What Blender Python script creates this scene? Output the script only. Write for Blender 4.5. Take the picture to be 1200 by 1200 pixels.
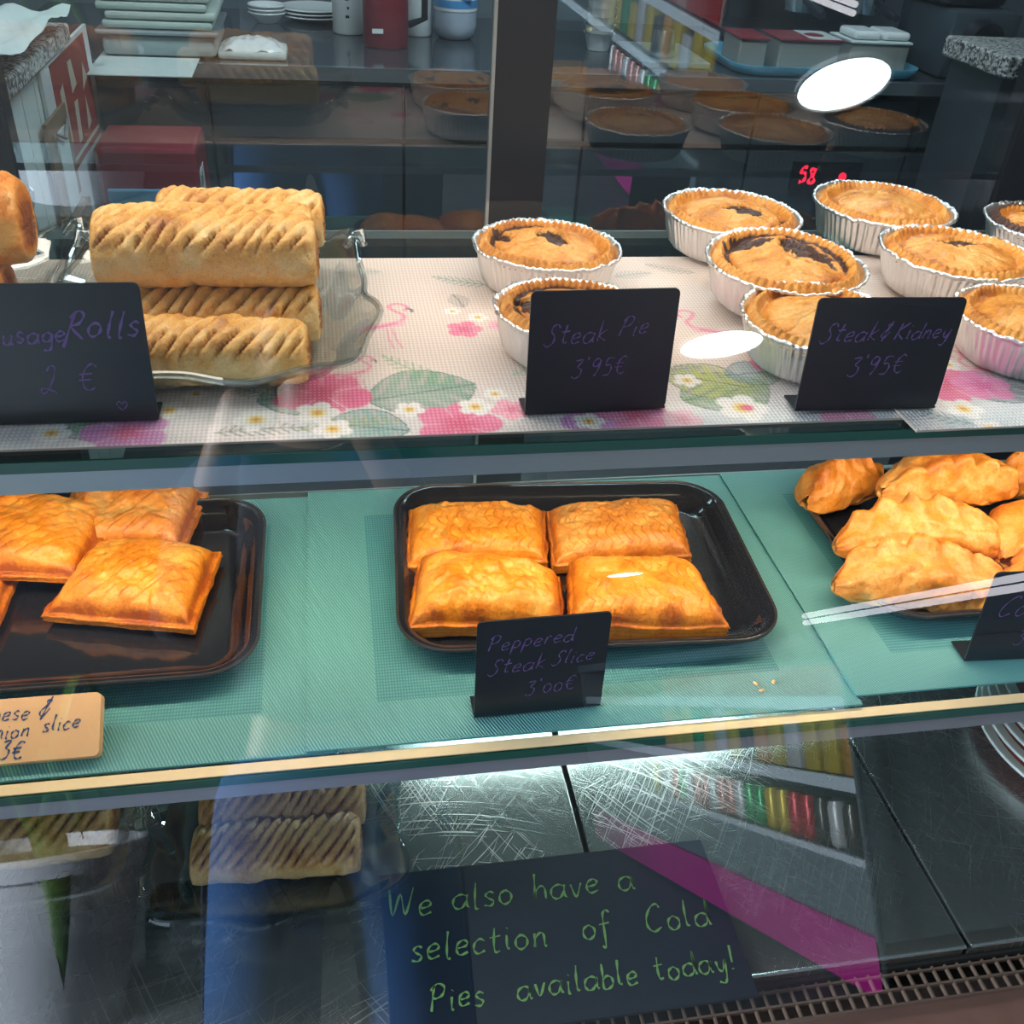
import bpy, bmesh, math, random
import numpy as np
from mathutils import Vector, Matrix, Euler

C = bpy.context.scene.collection
SC = bpy.context.scene
for o in list(bpy.data.objects): bpy.data.objects.remove(o)
random.seed(7)

# ------------------------------------------------------------------ camera
FPX = 1145.0
CAM = np.array([0.0, 0.0, 1.55])
Yc = np.array([-240, 830, -FPX]); Yc = Yc / np.linalg.norm(Yc)
Xc = np.array([6600, 330, -FPX]); Xc = Xc - Xc.dot(Yc) * Yc; Xc /= np.linalg.norm(Xc)
Zc = np.cross(Xc, Yc)
RW = np.array([Xc, Yc, Zc])            # camera to world
cam_d = bpy.data.cameras.new('camera'); cam = bpy.data.objects.new('camera', cam_d); C.objects.link(cam)
cam_d.sensor_width = 36; cam_d.lens = 36 * FPX / 1200; cam_d.clip_start = .02; cam_d.clip_end = 100
M4 = Matrix([list(RW[i]) + [0] for i in range(3)] + [[0, 0, 0, 1]])
cam.matrix_world = Matrix.Translation(Vector(CAM)) @ M4
SC.camera = cam

def ray(x, y):
    v = RW @ np.array([x - 600, 600 - y, -FPX]); return v / np.linalg.norm(v)
def atz(x, y, z):
    d = ray(x, y); return CAM + d * (z - CAM[2]) / d[2]
def aty(x, y, Y):
    d = ray(x, y); return CAM + d * Y / d[1]
def atx(x, y, X):
    d = ray(x, y); return CAM + d * X / d[0]

# ------------------------------------------------------------------ colour management, world, lights
SC.view_settings.view_transform = 'Standard'; SC.view_settings.look = 'None'
SC.view_settings.gamma = 1; SC.view_settings.use_curve_mapping = False
SC.view_settings.exposure = 0.0
SC.cycles.use_denoising = True
SC.cycles.max_bounces = 10; SC.cycles.transparent_max_bounces = 24
SC.cycles.sample_clamp_indirect = 6
W = bpy.data.worlds.new('sky'); SC.world = W; W.use_nodes = True
W.node_tree.nodes['Background'].inputs[0].default_value = (.62, .78, 1, 1)
W.node_tree.nodes['Background'].inputs[1].default_value = 1.6

def area(name, loc, target, sx, sy, power, col):
    d = bpy.data.lights.new(name, 'AREA'); d.shape = 'RECTANGLE'; d.size = sx; d.size_y = sy
    d.energy = power; d.color = col
    o = bpy.data.objects.new(name, d); C.objects.link(o); o.location = loc
    v = Vector(target) - Vector(loc); o.rotation_euler = v.to_track_quat('-Z', 'Y').to_euler()
    return o
# added daylight panel left of the photographer, brightening the things mirrored in the glass
area('daylight_fill', (-4.0, .05, 1.7), (-.6, -3.2, .6), 1.15, 2.4, 1700, (.80, .92, 1))
# the case's own lamps
area('case_lamp', (.15, .80, 1.585), (.15, .79, 1.2), 1.5, .16, 5.0, (1, .91, .78))
area('case_lamp', (.2, .612, 1.172), (.2, .72, .97), 1.35, .02, 3.15, (1, .83, .58))
area('case_lamp', (.30, .85, .940), (.30, .80, .75), .42, .03, 1.6, (.75, 1, .98))
# dim room lamps behind
area('room_lamp', (.9, 2.3, 2.72), (.9, 2.6, .9), 1.6, .5, 42, (.78, .92, 1))
area('room_lamp', (-1.0, 1.9, 2.72), (-.9, 2.3, 1.0), .8, .5, 20, (.85, .95, 1))

# ------------------------------------------------------------------ material helpers
class N:
    def __init__(s, name):
        s.m = bpy.data.materials.new(name); s.m.use_nodes = True
        s.t = s.m.node_tree; s.t.nodes.clear()
        s.out = s.t.nodes.new('ShaderNodeOutputMaterial')
    def n(s, typ, **kw):
        nd = s.t.nodes.new('ShaderNode' + typ)
        for k, v in kw.items():
            if k.startswith('i_'):
                key = k[2:]; key = int(key) if key.isdigit() else key.replace('_', ' ')
                if isinstance(v, bpy.types.NodeSocket): s.t.links.new(v, nd.inputs[key])
                else: nd.inputs[key].default_value = v
            else: setattr(nd, k, v)
        return nd
    def l(s, a, b): s.t.links.new(a, b)
    def surf(s, sh): s.l(sh, s.out.inputs[0]); return s.m
    def ramp(s, fac, stops, interp='LINEAR'):
        r = s.n('ValToRGB'); s.l(fac, r.inputs[0]); e = r.color_ramp; e.interpolation = interp
        while len(e.elements) < len(stops): e.elements.new(.5)
        for el, (p, c) in zip(e.elements, stops):
            el.position = p; el.color = tuple(c) + (1,) if len(c) == 3 else c
        return r.outputs[0]
    def math(s, op, a, b=None):
        nd = s.n('Math', operation=op)
        for i, v in enumerate((a, b)):
            if v is None: continue
            if isinstance(v, (int, float)): nd.inputs[i].default_value = v
            else: s.l(v, nd.inputs[i])
        return nd.outputs[0]
    def mix(s, fac, a, b, blend='MIX'):
        nd = s.n('Mix', data_type='RGBA', blend_type=blend)
        for i, v in ((0, fac), (6, a), (7, b)):
            if isinstance(v, bpy.types.NodeSocket): s.l(v, nd.inputs[i])
            elif isinstance(v, (int, float)): nd.inputs[i].default_value = v
            else: nd.inputs[i].default_value = tuple(v) + (1,)
        return nd.outputs[2]
    def bump(s, h, strength=.3, dist=.001, normal=None):
        b = s.n('Bump'); b.inputs['Strength'].default_value = strength; b.inputs['Distance'].default_value = dist
        s.l(h, b.inputs['Height'])
        if normal: s.l(normal, b.inputs['Normal'])
        return b.outputs[0]
    def coord(s, kind='Object'): return s.n('TexCoord').outputs[kind]
    def noise(s, scale, detail=4, rough=.55, vec=None):
        nd = s.n('TexNoise'); nd.inputs['Scale'].default_value = scale; nd.inputs['Detail'].default_value = detail
        nd.inputs['Roughness'].default_value = rough; s.l(vec or s.coord(), nd.inputs['Vector']); return nd.outputs['Fac']

def plain(name, col, rough=.5, metal=0, spec=.5, var=0, vscale=30, coat=0, bump=0, bscale=200):
    k = N(name); c = tuple(col) + (1,)
    p = k.n('BsdfPrincipled'); p.inputs['Base Color'].default_value = c
    if var:
        f = k.noise(vscale)
        k.l(k.mix(f, [x * (1 - var) for x in col], [min(1, x * (1 + var)) for x in col]), p.inputs['Base Color'])
    if bump: k.l(k.bump(k.noise(bscale), bump, .0006), p.inputs['Normal'])
    p.inputs['Roughness'].default_value = rough; p.inputs['Metallic'].default_value = metal
    p.inputs['Specular IOR Level'].default_value = spec; p.inputs['Coat Weight'].default_value = coat
    p.inputs['Coat Roughness'].default_value = .08
    return k.surf(p.outputs[0])

def pane(name, f0, tint=(1, 1, 1), rough=0.0):
    """thin clear pane: see-through, mirroring more towards grazing (Schlick)"""
    k = N(name)
    g = k.n('NewGeometry')
    d = k.n('VectorMath', operation='DOT_PRODUCT'); k.l(g.outputs['Normal'], d.inputs[0]); k.l(g.outputs['Incoming'], d.inputs[1])
    c = k.math('ABSOLUTE', d.outputs['Value'])
    om = k.math('POWER', k.math('SUBTRACT', 1.0, c), 5.0)
    F = k.math('ADD', k.math('MULTIPLY', om, 1 - f0), f0)
    tr = k.n('BsdfTransparent'); tr.inputs[0].default_value = tuple(tint) + (1,)
    gl = k.n('BsdfGlossy'); gl.inputs['Roughness'].default_value = rough
    mx = k.n('MixShader'); k.l(F, mx.inputs[0]); k.l(tr.outputs[0], mx.inputs[1]); k.l(gl.outputs[0], mx.inputs[2])
    return k.surf(mx.outputs[0])

def pastry_mat(name, pale, gold, brown, wash=.3):
    k = N(name)
    a = k.n('Attribute', attribute_name='brown').outputs['Fac']
    d = k.n('Attribute', attribute_name='dark').outputs['Fac']
    n1 = k.noise(60, 6, .62); n2 = k.noise(330, 5, .65)
    n0 = k.noise(24, 3, .5)
    v = k.math('ADD', a, k.math('MULTIPLY', k.math('SUBTRACT', n1, .5), 1.0))
    v = k.math('ADD', v, k.math('MULTIPLY', k.math('SUBTRACT', n0, .5), .6))
    v = k.math('ADD', v, k.math('MULTIPLY', k.math('SUBTRACT', n2, .5), .85))
    col = k.ramp(v, [(0.08, pale), (.5, gold), (.98, brown)])
    sp = k.ramp(k.noise(900, 2, .5), [(.60, (0, 0, 0)), (.72, (1, 1, 1))])
    col = k.mix(k.math('MULTIPLY', sp, .5), col, [x * .45 for x in brown])
    dn = k.math('ADD', d, k.math('MULTIPLY', k.math('SUBTRACT', n2, .5), .5))
    col = k.mix(k.ramp(dn, [(.35, (0, 0, 0)), (.65, (1, 1, 1))]), col, (.055, .016, .008))
    p = k.n('BsdfPrincipled'); k.l(col, p.inputs['Base Color'])
    p.inputs['Roughness'].default_value = .5; p.inputs['Coat Weight'].default_value = wash; p.inputs['Coat Roughness'].default_value = .3
    p.inputs['Specular IOR Level'].default_value = .35
    h = k.math('ADD', k.math('MULTIPLY', n2, .6), k.noise(150, 5, .6))
    k.l(k.bump(h, .75, .0014), p.inputs['Normal'])
    return k.surf(p.outputs[0])

MT = {}
MT['roll'] = pastry_mat('roll_pastry', (.84, .60, .27), (.80, .43, .11), (.46, .16, .03))
MT['roll_dim'] = pastry_mat('roll_pastry_shaded', (.62, .42, .17), (.52, .30, .09), (.30, .12, .03))  # darker copy of the roll pastry, with the deck's shade put into its colour
MT['slice'] = pastry_mat('slice_pastry', (.86, .42, .07), (.82, .26, .010), (.42, .085, .004), .4)
MT['slice_b'] = pastry_mat('slice_pastry_soft', (.78, .40, .10), (.70, .235, .025), (.38, .09, .008), .4)
MT['pie'] = pastry_mat('pie_crust', (.82, .46, .14), (.72, .29, .04), (.36, .09, .010), .35)
MT['pasty'] = pastry_mat('pasty_pastry', (.76, .38, .10), (.69, .235, .022), (.37, .085, .008), .35)
MT['flaky'] = pastry_mat('flaky_edge', (.75, .50, .22), (.55, .30, .10), (.30, .12, .03), .1)

def foil():
    k = N('foil'); p = k.n('BsdfPrincipled'); p.inputs['Base Color'].default_value = (.86, .85, .84, 1)
    p.inputs['Metallic'].default_value = 1; p.inputs['Roughness'].default_value = .34
    k.l(k.bump(k.noise(130, 5, .65), .6, .0018), p.inputs['Normal']); return k.surf(p.outputs[0])
MT['foil'] = foil()
MT['clear'] = pane('clear_acrylic', .13, (.86, .90, .90))
MT['front_glass'] = pane('front_glass', .075, (.975, .99, .985))
MT['rear_glass'] = pane('rear_glass', .105, (.86, .93, .94))
MT['shelf_glass'] = pane('shelf_glass', .05, (.70, .80, .79))
MT['glass_edge'] = plain('glass_edge', (.01, .085, .065), .15, spec=.8)
MT['alu'] = plain('aluminium_rail', (.36, .40, .42), .38, .6)
MT['lilac'] = plain('steel_rail', (.34, .34, .38), .4, .5)
MT['cream'] = plain('cream_strip', (.86, .66, .40), .55, var=.08, vscale=60)
MT['black'] = plain('black_frame', (.012, .014, .019), .35, spec=.5)
MT['black_card'] = plain('black_card', (.008, .011, .016), .28, spec=.4, var=.3, vscale=25)
MT['slate'] = plain('blackboard', (.005, .009, .018), .4, var=.35, vscale=14, spec=.25)
MT['peach'] = plain('peach_card', (.86, .50, .25), .65, var=.07, vscale=30)
MT['card_core'] = plain('card_core', (.50, .40, .33), .8)
MT['violet'] = plain('violet_chalk', (.17, .09, .28), .8, var=.4, vscale=500)
MT['green_chalk'] = plain('green_chalk', (.10, .21, .055), .85, var=.5, vscale=500)
MT['blue_pen'] = plain('blue_pen', (.03, .07, .20), .6)
MT['tray'] = plain('black_melamine', (.014, .015, .022), .10, spec=.6, coat=.4)
MT['rim'] = plain('tray_rim', (.06, .055, .06), .25, .4)
MT['white'] = plain('white_china', (.72, .76, .76), .2)
MT['paper'] = plain('white_paper', (.55, .62, .60), .8, var=.1)
MT['redrim'] = plain('red_glaze', (.30, .06, .035), .2)
MT['darksteel'] = plain('dark_cabinet', (.065, .085, .10), .3, .3, var=.15, vscale=4)
MT['counter'] = plain('worktop_steel', (.10, .12, .135), .12, .6)
MT['brightsteel'] = plain('bright_steel', (.55, .62, .65), .25, .9)
MT['brown_sill'] = plain('brown_sill', (.075, .035, .028), .4, var=.25, vscale=40, spec=.5)
MT['grille'] = plain('brown_grille', (.13, .085, .065), .5, .2, var=.3, vscale=80)
MT['pit'] = plain('vent_pit', (.010, .009, .009), .7)
MT['red'] = plain('red_plastic', (.22, .025, .035), .35)
MT['wall'] = plain('room_wall', (.10, .13, .15), .8, var=.15, vscale=2)
MT['roomfloor'] = plain('room_floor', (.07, .08, .09), .5, var=.2, vscale=3)
MT['pavement'] = plain('pavement', (.10, .115, .12), .8, var=.2, vscale=9)
MT['ceiling'] = plain('terrace_ceiling', (.085, .095, .10), .8, var=.15, vscale=2)
MT['facade'] = plain('facade', (.12, .14, .15), .8, var=.3, vscale=1.2)
MT['denim'] = plain('denim', (.018, .10, .30), .85, var=.45, vscale=9, bump=.3, bscale=900)
MT['knit'] = plain('dark_jumper', (.03, .035, .045), .9)
MT['skin'] = plain('skin', (.36, .21, .15), .5)
MT['hair'] = plain('hair', (.05, .03, .02), .6)
MT['potwhite'] = plain('pot_white', (.66, .66, .72), .5, var=.06, vscale=5)
MT['leaf'] = plain('leaf', (.05, .11, .02), .4, var=.5, vscale=14)
MT['soil'] = plain('soil', (.04, .03, .02), .9)
MT['magenta'] = plain('magenta_panel', (.62, .02, .30), .4, var=.12, vscale=3)
MT['greyblue'] = plain('cooler_panel', (.22, .28, .31), .35, .3, var=.2, vscale=6)
MT['strip'] = plain('price_strip', (.60, .66, .72), .5)
MT['wood_board'] = plain('brown_board', (.22, .15, .09), .7, var=.2)

def steel_deck():
    k = N('scratched_steel_deck'); co = k.coord(); sx = k.n('SeparateXYZ'); k.l(co, sx.inputs[0])
    p = k.n('BsdfPrincipled'); p.inputs['Metallic'].default_value = .9
    scr = None                                   # hair-fine curved scratches swirling round a few centres
    for cx, cy, fr, fa, lo in ((.05, .25, 800, 3.6, .64), (.75, .95, 900, 4.2, .64), (.35, .40, 700, 5, .66), (.9, .2, 1000, 4, .66), (-.3, 1.0, 850, 4, .65)):
        dx = k.math('SUBTRACT', sx.outputs[0], cx); dy = k.math('SUBTRACT', sx.outputs[1], cy)
        r = k.math('SQRT', k.math('ADD', k.math('MULTIPLY', dx, dx), k.math('MULTIPLY', dy, dy)))
        a = k.math('ARCTAN2', dy, dx)
        cb = k.n('CombineXYZ'); k.l(k.math('MULTIPLY', r, fr), cb.inputs[0]); k.l(k.math('MULTIPLY', a, fa), cb.inputs[1]); cb.inputs[2].default_value = cx * 9
        nn = k.n('TexNoise'); k.l(cb.outputs[0], nn.inputs['Vector']); nn.inputs['Scale'].default_value = 1; nn.inputs['Detail'].default_value = 1
        q = k.ramp(nn.outputs['Fac'], [(lo, (0, 0, 0)), (lo + .07, (1, 1, 1))])
        scr = q if scr is None else k.math('MAXIMUM', scr, q)
    patch = k.ramp(k.noise(7, 3), [(.4, (.25, .25, .25)), (.62, (1, 1, 1))])
    scr = k.math('MULTIPLY', scr, patch)
    k.l(k.mix(k.math('MULTIPLY', scr, .3), (.28, .29, .28), (.66, .69, .69)), p.inputs['Base Color'])
    k.l(k.math('ADD', k.math('MULTIPLY', scr, .12), k.math('ADD', k.math('MULTIPLY', k.noise(5, 3), .14), .14)), p.inputs['Roughness'])
    k.l(k.bump(scr, .12, .0004), p.inputs['Normal'])
    return k.surf(p.outputs[0])
MT['deck'] = steel_deck()

def granite():
    k = N('granite'); v = k.n('TexVoronoi'); k.l(k.coord(), v.inputs['Vector']); v.inputs['Scale'].default_value = 150
    c = k.ramp(v.outputs['Color'], [(.25, (.02, .02, .02)), (.45, (.25, .25, .24)), (.7, (.6, .6, .58))])
    p = k.n('BsdfPrincipled'); k.l(c, p.inputs['Base Color']); p.inputs['Roughness'].default_value = .3
    return k.surf(p.outputs[0])
MT['granite'] = granite()

def turquoise(name, shift=0):
    """woven vinyl placemat: diagonal and straight weaves in a border frame (flat weave pattern of the mat itself)"""
    k = N(name); co = k.coord()
    sx = k.n('SeparateXYZ'); k.l(co, sx.inputs[0]); x, y = sx.outputs[0], sx.outputs[1]
    def stripes(ax, ay, per):
        s = k.math('ADD', k.math('MULTIPLY', x, ax / per), k.math('MULTIPLY', y, ay / per))
        return k.math('MULTIPLY', k.math('ADD', k.math('SINE', k.math('MULTIPLY', s, 2 * math.pi)), 1.0), .5)
    A = k.math('MULTIPLY', stripes(1, 0, .0023), stripes(0, 1, .0034))
    B = stripes(.9, .42, .0023)
    inner = k.n('Attribute', attribute_name='zone').outputs['Fac']
    st = k.mix(inner, A, B)
    base = k.mix(inner, (.045, .235, .275), (.07, .275, .305))
    col = k.mix(st, base, (.20, .48, .49))
    dark = k.math('MULTIPLY', stripes(1, 0, .0023), .18)
    col = k.mix(dark, col, (.03, .17, .19))
    p = k.n('BsdfPrincipled'); k.l(col, p.inputs['Base Color']); p.inputs['Roughness'].default_value = .55
    k.l(k.bump(st, .6, .0008), p.inputs['Normal'])
    return k.surf(p.outputs[0])
MT['turq'] = turquoise('turquoise_weave')

def printmat():
    k = N('printed_weave'); co = k.coord()
    a = k.n('Attribute', attribute_name='print').outputs['Color']
    sx = k.n('SeparateXYZ'); k.l(co, sx.inputs[0]); x, y = sx.outputs[0], sx.outputs[1]
    def st(v, per): return k.math('MULTIPLY', k.math('ADD', k.math('SINE', k.math('MULTIPLY', v, 2 * math.pi / per)), 1.0), .5)
    w = k.math('MULTIPLY', st(x, .0032), st(y, .0042))
    col = k.mix(k.math('MULTIPLY', w, .30), a, (.95, .93, .92))
    gap = k.math('MULTIPLY', k.math('SUBTRACT', 1.0, st(x, .0032)), k.math('SUBTRACT', 1.0, st(y, .0042)))
    col = k.mix(k.math('MULTIPLY', gap, .45), col, (.33, .27, .25))
    p = k.n('BsdfPrincipled'); k.l(col, p.inputs['Base Color']); p.inputs['Roughness'].default_value = .5
    k.l(k.bump(w, .6, .0008), p.inputs['Normal'])
    return k.surf(p.outputs[0])
MT['print'] = printmat()

def emit(name, col, s):
    k = N(name); e = k.n('Emission'); e.inputs[0].default_value = tuple(col) + (1,); e.inputs[1].default_value = s
    return k.surf(e.outputs[0])
MT['lamp'] = emit('lamp_glow', (.90, 1, 1), 24)
MT['tube'] = emit('streak_glow', (.93, .92, 1), 8)
MT['led'] = emit('led_red', (1, .02, .06), 1.6)

# ------------------------------------------------------------------ mesh helpers
def link(name, me, mat, parent=None):
    o = bpy.data.objects.new(name, me); C.objects.link(o)
    if mat is not None and not me.materials: me.materials.append(mat)
    if parent is not None: o.parent = parent
    return o
def mesh(name, V, F, mat, parent=None, smooth=True, **attrs):
    me = bpy.data.meshes.new(name)
    V = np.asarray(V, dtype=float); me.from_pydata(V.tolist(), [], [tuple(map(int, f)) for f in F])
    if smooth: me.polygons.foreach_set('use_smooth', [True] * len(me.polygons))
    for k_, a in attrs.items():
        a = np.asarray(a, dtype=float)
        if a.ndim == 1:
            at = me.attributes.new(k_, 'FLOAT', 'POINT'); at.data.foreach_set('value', a)
        else:
            at = me.attributes.new(k_, 'FLOAT_COLOR', 'POINT')
            at.data.foreach_set('color', np.concatenate([a, np.ones((len(a), 1))], 1).ravel())
    me.update(); return link(name, me, mat, parent)
def thing(name, label, cat, loc=(0, 0, 0), rot=(0, 0, 0), group=None):
    o = bpy.data.objects.new(name, None); C.objects.link(o); o.empty_display_size = .02
    o.location = [float(v) for v in loc]; o.rotation_euler = rot; tag(o, label, cat, group); return o
def tag(o, label, cat, group=None):
    o['label'] = label; o['category'] = cat
    if group: o['group'] = group
    return o
def struct(o): o['kind'] = 'structure'; return o

def grid_faces(n, m, closed_m=False):
    F = []
    for i in range(n - 1):
        for j in range(m if closed_m else m - 1):
            j2 = (j + 1) % m
            F.append((i * m + j, i * m + j2, (i + 1) * m + j2, (i + 1) * m + j))
    return F
class BM:
    def __init__(s): s.b = bmesh.new()
    def box(s, x0, x1, y0, y1, z0, z1, bev=0, rot=None, loc=None):
        r = bmesh.ops.create_cube(s.b, size=1); vs = r['verts']
        c = Vector(((x0 + x1) / 2, (y0 + y1) / 2, (z0 + z1) / 2))
        for v in vs: v.co = Vector((v.co.x * (x1 - x0), v.co.y * (y1 - y0), v.co.z * (z1 - z0)))
        if bev:
            es = {e for v in vs for e in v.link_edges}
            rr = bmesh.ops.bevel(s.b, geom=list(es), offset=bev, segments=2, affect='EDGES', profile=.5)
            vs = list({v for f in rr['faces'] for v in f.verts} | {v for v in vs if v.is_valid})
        for v in vs:
            if rot is not None: v.co = rot @ v.co
            v.co += c
        return s
    def tube(s, pts, r, seg=8, cap=True):
        pts = [Vector(p) for p in pts]; rs = r if isinstance(r, (list, tuple)) else [r] * len(pts)
        prev = None; rings = []
        for i, p in enumerate(pts):
            t = (pts[min(i + 1, len(pts) - 1)] - pts[max(i - 1, 0)]).normalized()
            if prev is None: u = t.orthogonal().normalized()
            else: u = (prev - prev.dot(t) * t).normalized()
            prev = u; w = t.cross(u)
            rings.append([s.b.verts.new(p + (u * math.cos(a) + w * math.sin(a)) * rs[i]) for a in [2 * math.pi * k / seg for k in range(seg)]])
        for a, b in zip(rings, rings[1:]):
            for k in range(seg): s.b.faces.new((a[k], a[(k + 1) % seg], b[(k + 1) % seg], b[k]))
        if cap:
            s.b.faces.new(rings[0][::-1]); s.b.faces.new(rings[-1])
        return s
    def lathe(s, prof, seg=40, cx=0, cy=0, cz=0):
        rings = []
        for r, z in prof:
            rings.append([s.b.verts.new((cx + r * math.cos(2 * math.pi * k / seg), cy + r * math.sin(2 * math.pi * k / seg), cz + z)) for k in range(seg)] if r > 1e-6 else [s.b.verts.new((cx, cy, cz + z))])
        for a, b in zip(rings, rings[1:]):
            for k in range(seg):
                k2 = (k + 1) % seg
                if len(a) == 1 and len(b) == 1: continue
                if len(a) == 1: s.b.faces.new((a[0], b[k2], b[k]))
                elif len(b) == 1: s.b.faces.new((a[k], a[k2], b[0]))
                else: s.b.faces.new((a[k], a[k2], b[k2], b[k]))
        return s
    def poly(s, pts):
        s.b.faces.new([s.b.verts.new(p) for p in pts]); return s
    def done(s, name, mat, parent=None, smooth=False):
        bmesh.ops.recalc_face_normals(s.b, faces=s.b.faces)
        me = bpy.data.meshes.new(name); s.b.to_mesh(me); s.b.free()
        if smooth: me.polygons.foreach_set('use_smooth', [True] * len(me.polygons)); 
        o = link(name, me, mat, parent)
        if smooth:
            try: me.set_sharp_from_angle(angle=math.radians(40))
            except Exception: pass
        return o

_rs = np.random.RandomState(3)
_perm = _rs.rand(64, 64, 64)
def vn(P):
    """value noise 0..1"""
    P = np.asarray(P, float); i = np.floor(P).astype(int); f = P - i; f = f * f * (3 - 2 * f)
    r = 0
    for dx in (0, 1):
        for dy in (0, 1):
            for dz in (0, 1):
                w = (f[..., 0] if dx else 1 - f[..., 0]) * (f[..., 1] if dy else 1 - f[..., 1]) * (f[..., 2] if dz else 1 - f[..., 2])
                r = r + w * _perm[(i[..., 0] + dx) & 63, (i[..., 1] + dy) & 63, (i[..., 2] + dz) & 63]
    return r
def fbm(P, o=3):
    r = 0; a = .5; t = 0
    for k in range(o):
        r = r + a * vn(P * (2 ** k) + 17.3 * k); t += a; a *= .55
    return r / t
def sstep(a, b, x):
    t = np.clip((x - a) / (b - a), 0, 1); return t * t * (3 - 2 * t)

# ------------------------------------------------------------------ handwriting: own pen strokes
G = {
 'A': (6, "0,0 3,10 6,0;1,4 5,4"), 'a': (5.5, "5,4.5 3,5.3 .8,4.2 .3,1.8 1.6,.1 3.6,.6 5,3.4 5,5 5,1.2 5.8,.2"),
 'b': (5, "1,10 1,5 .9,.3 3,0 4.6,1.6 4.4,4 2.6,5 1,3.6"), 'c': (4.5, "4.2,4.4 2.6,5.3 .8,3.8 .5,1.6 1.8,.1 4.2,.9"),
 'd': (5.5, "4.8,4.2 3,5 .8,3.8 .4,1.5 1.8,0 4,.8 5,3 5.3,10 5.2,3 5.6,.2"), 'e': (4.7, "1,2.6 3.4,3 4.3,4.2 3,5.3 1.1,4.3 .5,2 1.7,.1 4.4,.9"),
 'f': (4, "4.4,9 3.2,10 2,8.6 1.8,4 1.6,-3.4 .5,-3;.2,4.8 3.8,5.2"), 'g': (5, "4.6,4.6 2.8,5.3 .8,4 .6,2 2,.7 3.8,1.4 4.7,4.8 4.6,-1 3.6,-3.6 1,-3.4"),
 'h': (5, "1.2,10 1,5 .8,0 1.2,3 3,5 4.4,4 4.6,.1"), 'i': (2.2, "1,5 1,.6 1.8,.1;1.2,7.4 1.4,7.6"), 'I': (2.2, "1,5 1,.6 1.8,.1"),
 'k': (5, "1.2,10 1,5 .8,0;4.4,5.4 1.1,2.6 4.6,0"), 'l': (2.6, "1.4,10 1,5 1.1,.6 2.2,.2"), 'n': (5, "1,5 .8,0 1.2,3 3,5 4.2,4 4.3,.3 5,.2"),
 'm': (7, "1,5 .8,0 1.2,3 2.6,5 3.6,4 3.6,.2 4,3.4 5.4,5 6.4,4 6.5,.2"), 'o': (5, "2.6,5.3 .8,4 .6,1.5 2.3,0 4.3,1.4 4.4,3.8 2.6,5.3"),
 'p': (5, "1.2,5.2 .9,0 .4,-4 1,3.4 2.8,5.2 4.5,3.8 4,1.2 2.2,.4 1,1.4"), 'r': (4, "1,5 .9,0 1.2,3.2 2.4,5 3.9,4.8"),
 's': (4, "3.8,4.7 2.3,5.4 .9,4.2 2,2.9 3.6,1.7 2.6,.1 .4,.5"), 't': (4, "2,9 1.6,3 2.1,.3 3.6,.6;.2,5.6 3.9,6"), 'u': (5, "1,5 .8,1.5 2,0 3.8,1 4.4,5 4.4,1 5.2,.2"),
 'v': (4.6, "0.6,5 2.2,.2 4.3,5.2"), 'w': (6.5, "0.5,5 1.6,.2 3.2,4.2 4.6,.2 6.3,5.2"), 'y': (5, "0.8,5 1.2,2 2.8,1 4.4,5 4.4,5 4,-1 2.8,-3.8 .6,-3.2"),
 'P': (6, "1.6,10 1,5 .6,0;.2,8 2.8,10.4 5.4,9 4.8,6 2.6,4.8 1,5"), 'S': (6, "5.8,8.6 4.6,10.4 2.4,9.6 2.2,7 4.2,4.4 3.8,1.2 1.4,-.2 -.4,1.4"),
 'R': (6.5, "2.6,10.5 1.4,4 .2,-3;1,8 3.6,10.6 5.6,9 4.4,6 2,4.6 6.4,0"), 'K': (6, "1.6,10 1,5 .6,0;5.8,10 1.2,4.8 5.6,0"),
 'C': (6.5, "6,8.8 5,10.3 2.8,9.2 .8,5.6 .8,2 2.8,0 5.6,1.4"), 'W': (9, "0.4,10 1.8,.3 4.2,8 6,.3 8.6,10"), 'O': (7, "3.6,10 1,8 .6,3 3,0 6,2.4 6.4,7.4 3.6,10"),
 '&': (6, "5,8 4.4,9.4 2.8,8.4 3.4,6.2 1,3.4 1.4,.9 3.4,.9 5.4,4.4;4.8,11 3.4,4 2.4,-1.6"),
 '2': (5.5, "1.6,8 2.6,10 4.2,9.2 3.8,5 2,.6 .3,0 .2,1.6 2.2,1.5 5.4,0"), '3': (5.5, "1,9.4 4.8,9.8 2.6,6 4.8,4.4 4.4,1 2,-.4 .2,.8"),
 '9': (5.5, "4.8,8.4 3,9.8 1,8 1.4,5.6 3.4,5.6 4.8,8.6 4,3 2.6,0"), '5': (5.5, "5,9.8 1.8,9.6 1.2,6 3.4,6.2 4.6,3.8 3.4,.6 .6,.4"),
 '0': (5, "2.6,6.6 .8,5 .6,2 2.3,0 4.3,1.8 4.4,5 2.6,6.6"), "'": (2, "1,10.4 1,8.6"), '!': (3, "1.6,10 1.2,3;1,.6 1,.1"),
 '€': (6, "5.6,8.6 4,9.8 2,8 1.2,4.6 2,1 4,0 5.6,1;0,6 4.4,6.2;0,3.8 4,4"), '*': (8, "4,0 .6,4 .4,6.6 2.2,7.8 4,5.6 5.8,7.8 7.6,6.6 7.4,4 4,0"),
 '8': (5, "4.4,8.6 2.4,10 .8,8 2.6,5.4 4.4,2.6 2.6,0 .6,2.2 2.6,5.4 4.4,8.6"), 'L': (5, "1,10 1,0 5,0"), 'X': (6, "0,10 6,0;6,10 0,0"), 'E': (5, "5,10 1,10 1,0 5,0;1,5 4,5"), 'T': (6, "3,10 3,0;0,10 6,10"), ' ': (4.5, ""),
}
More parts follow.
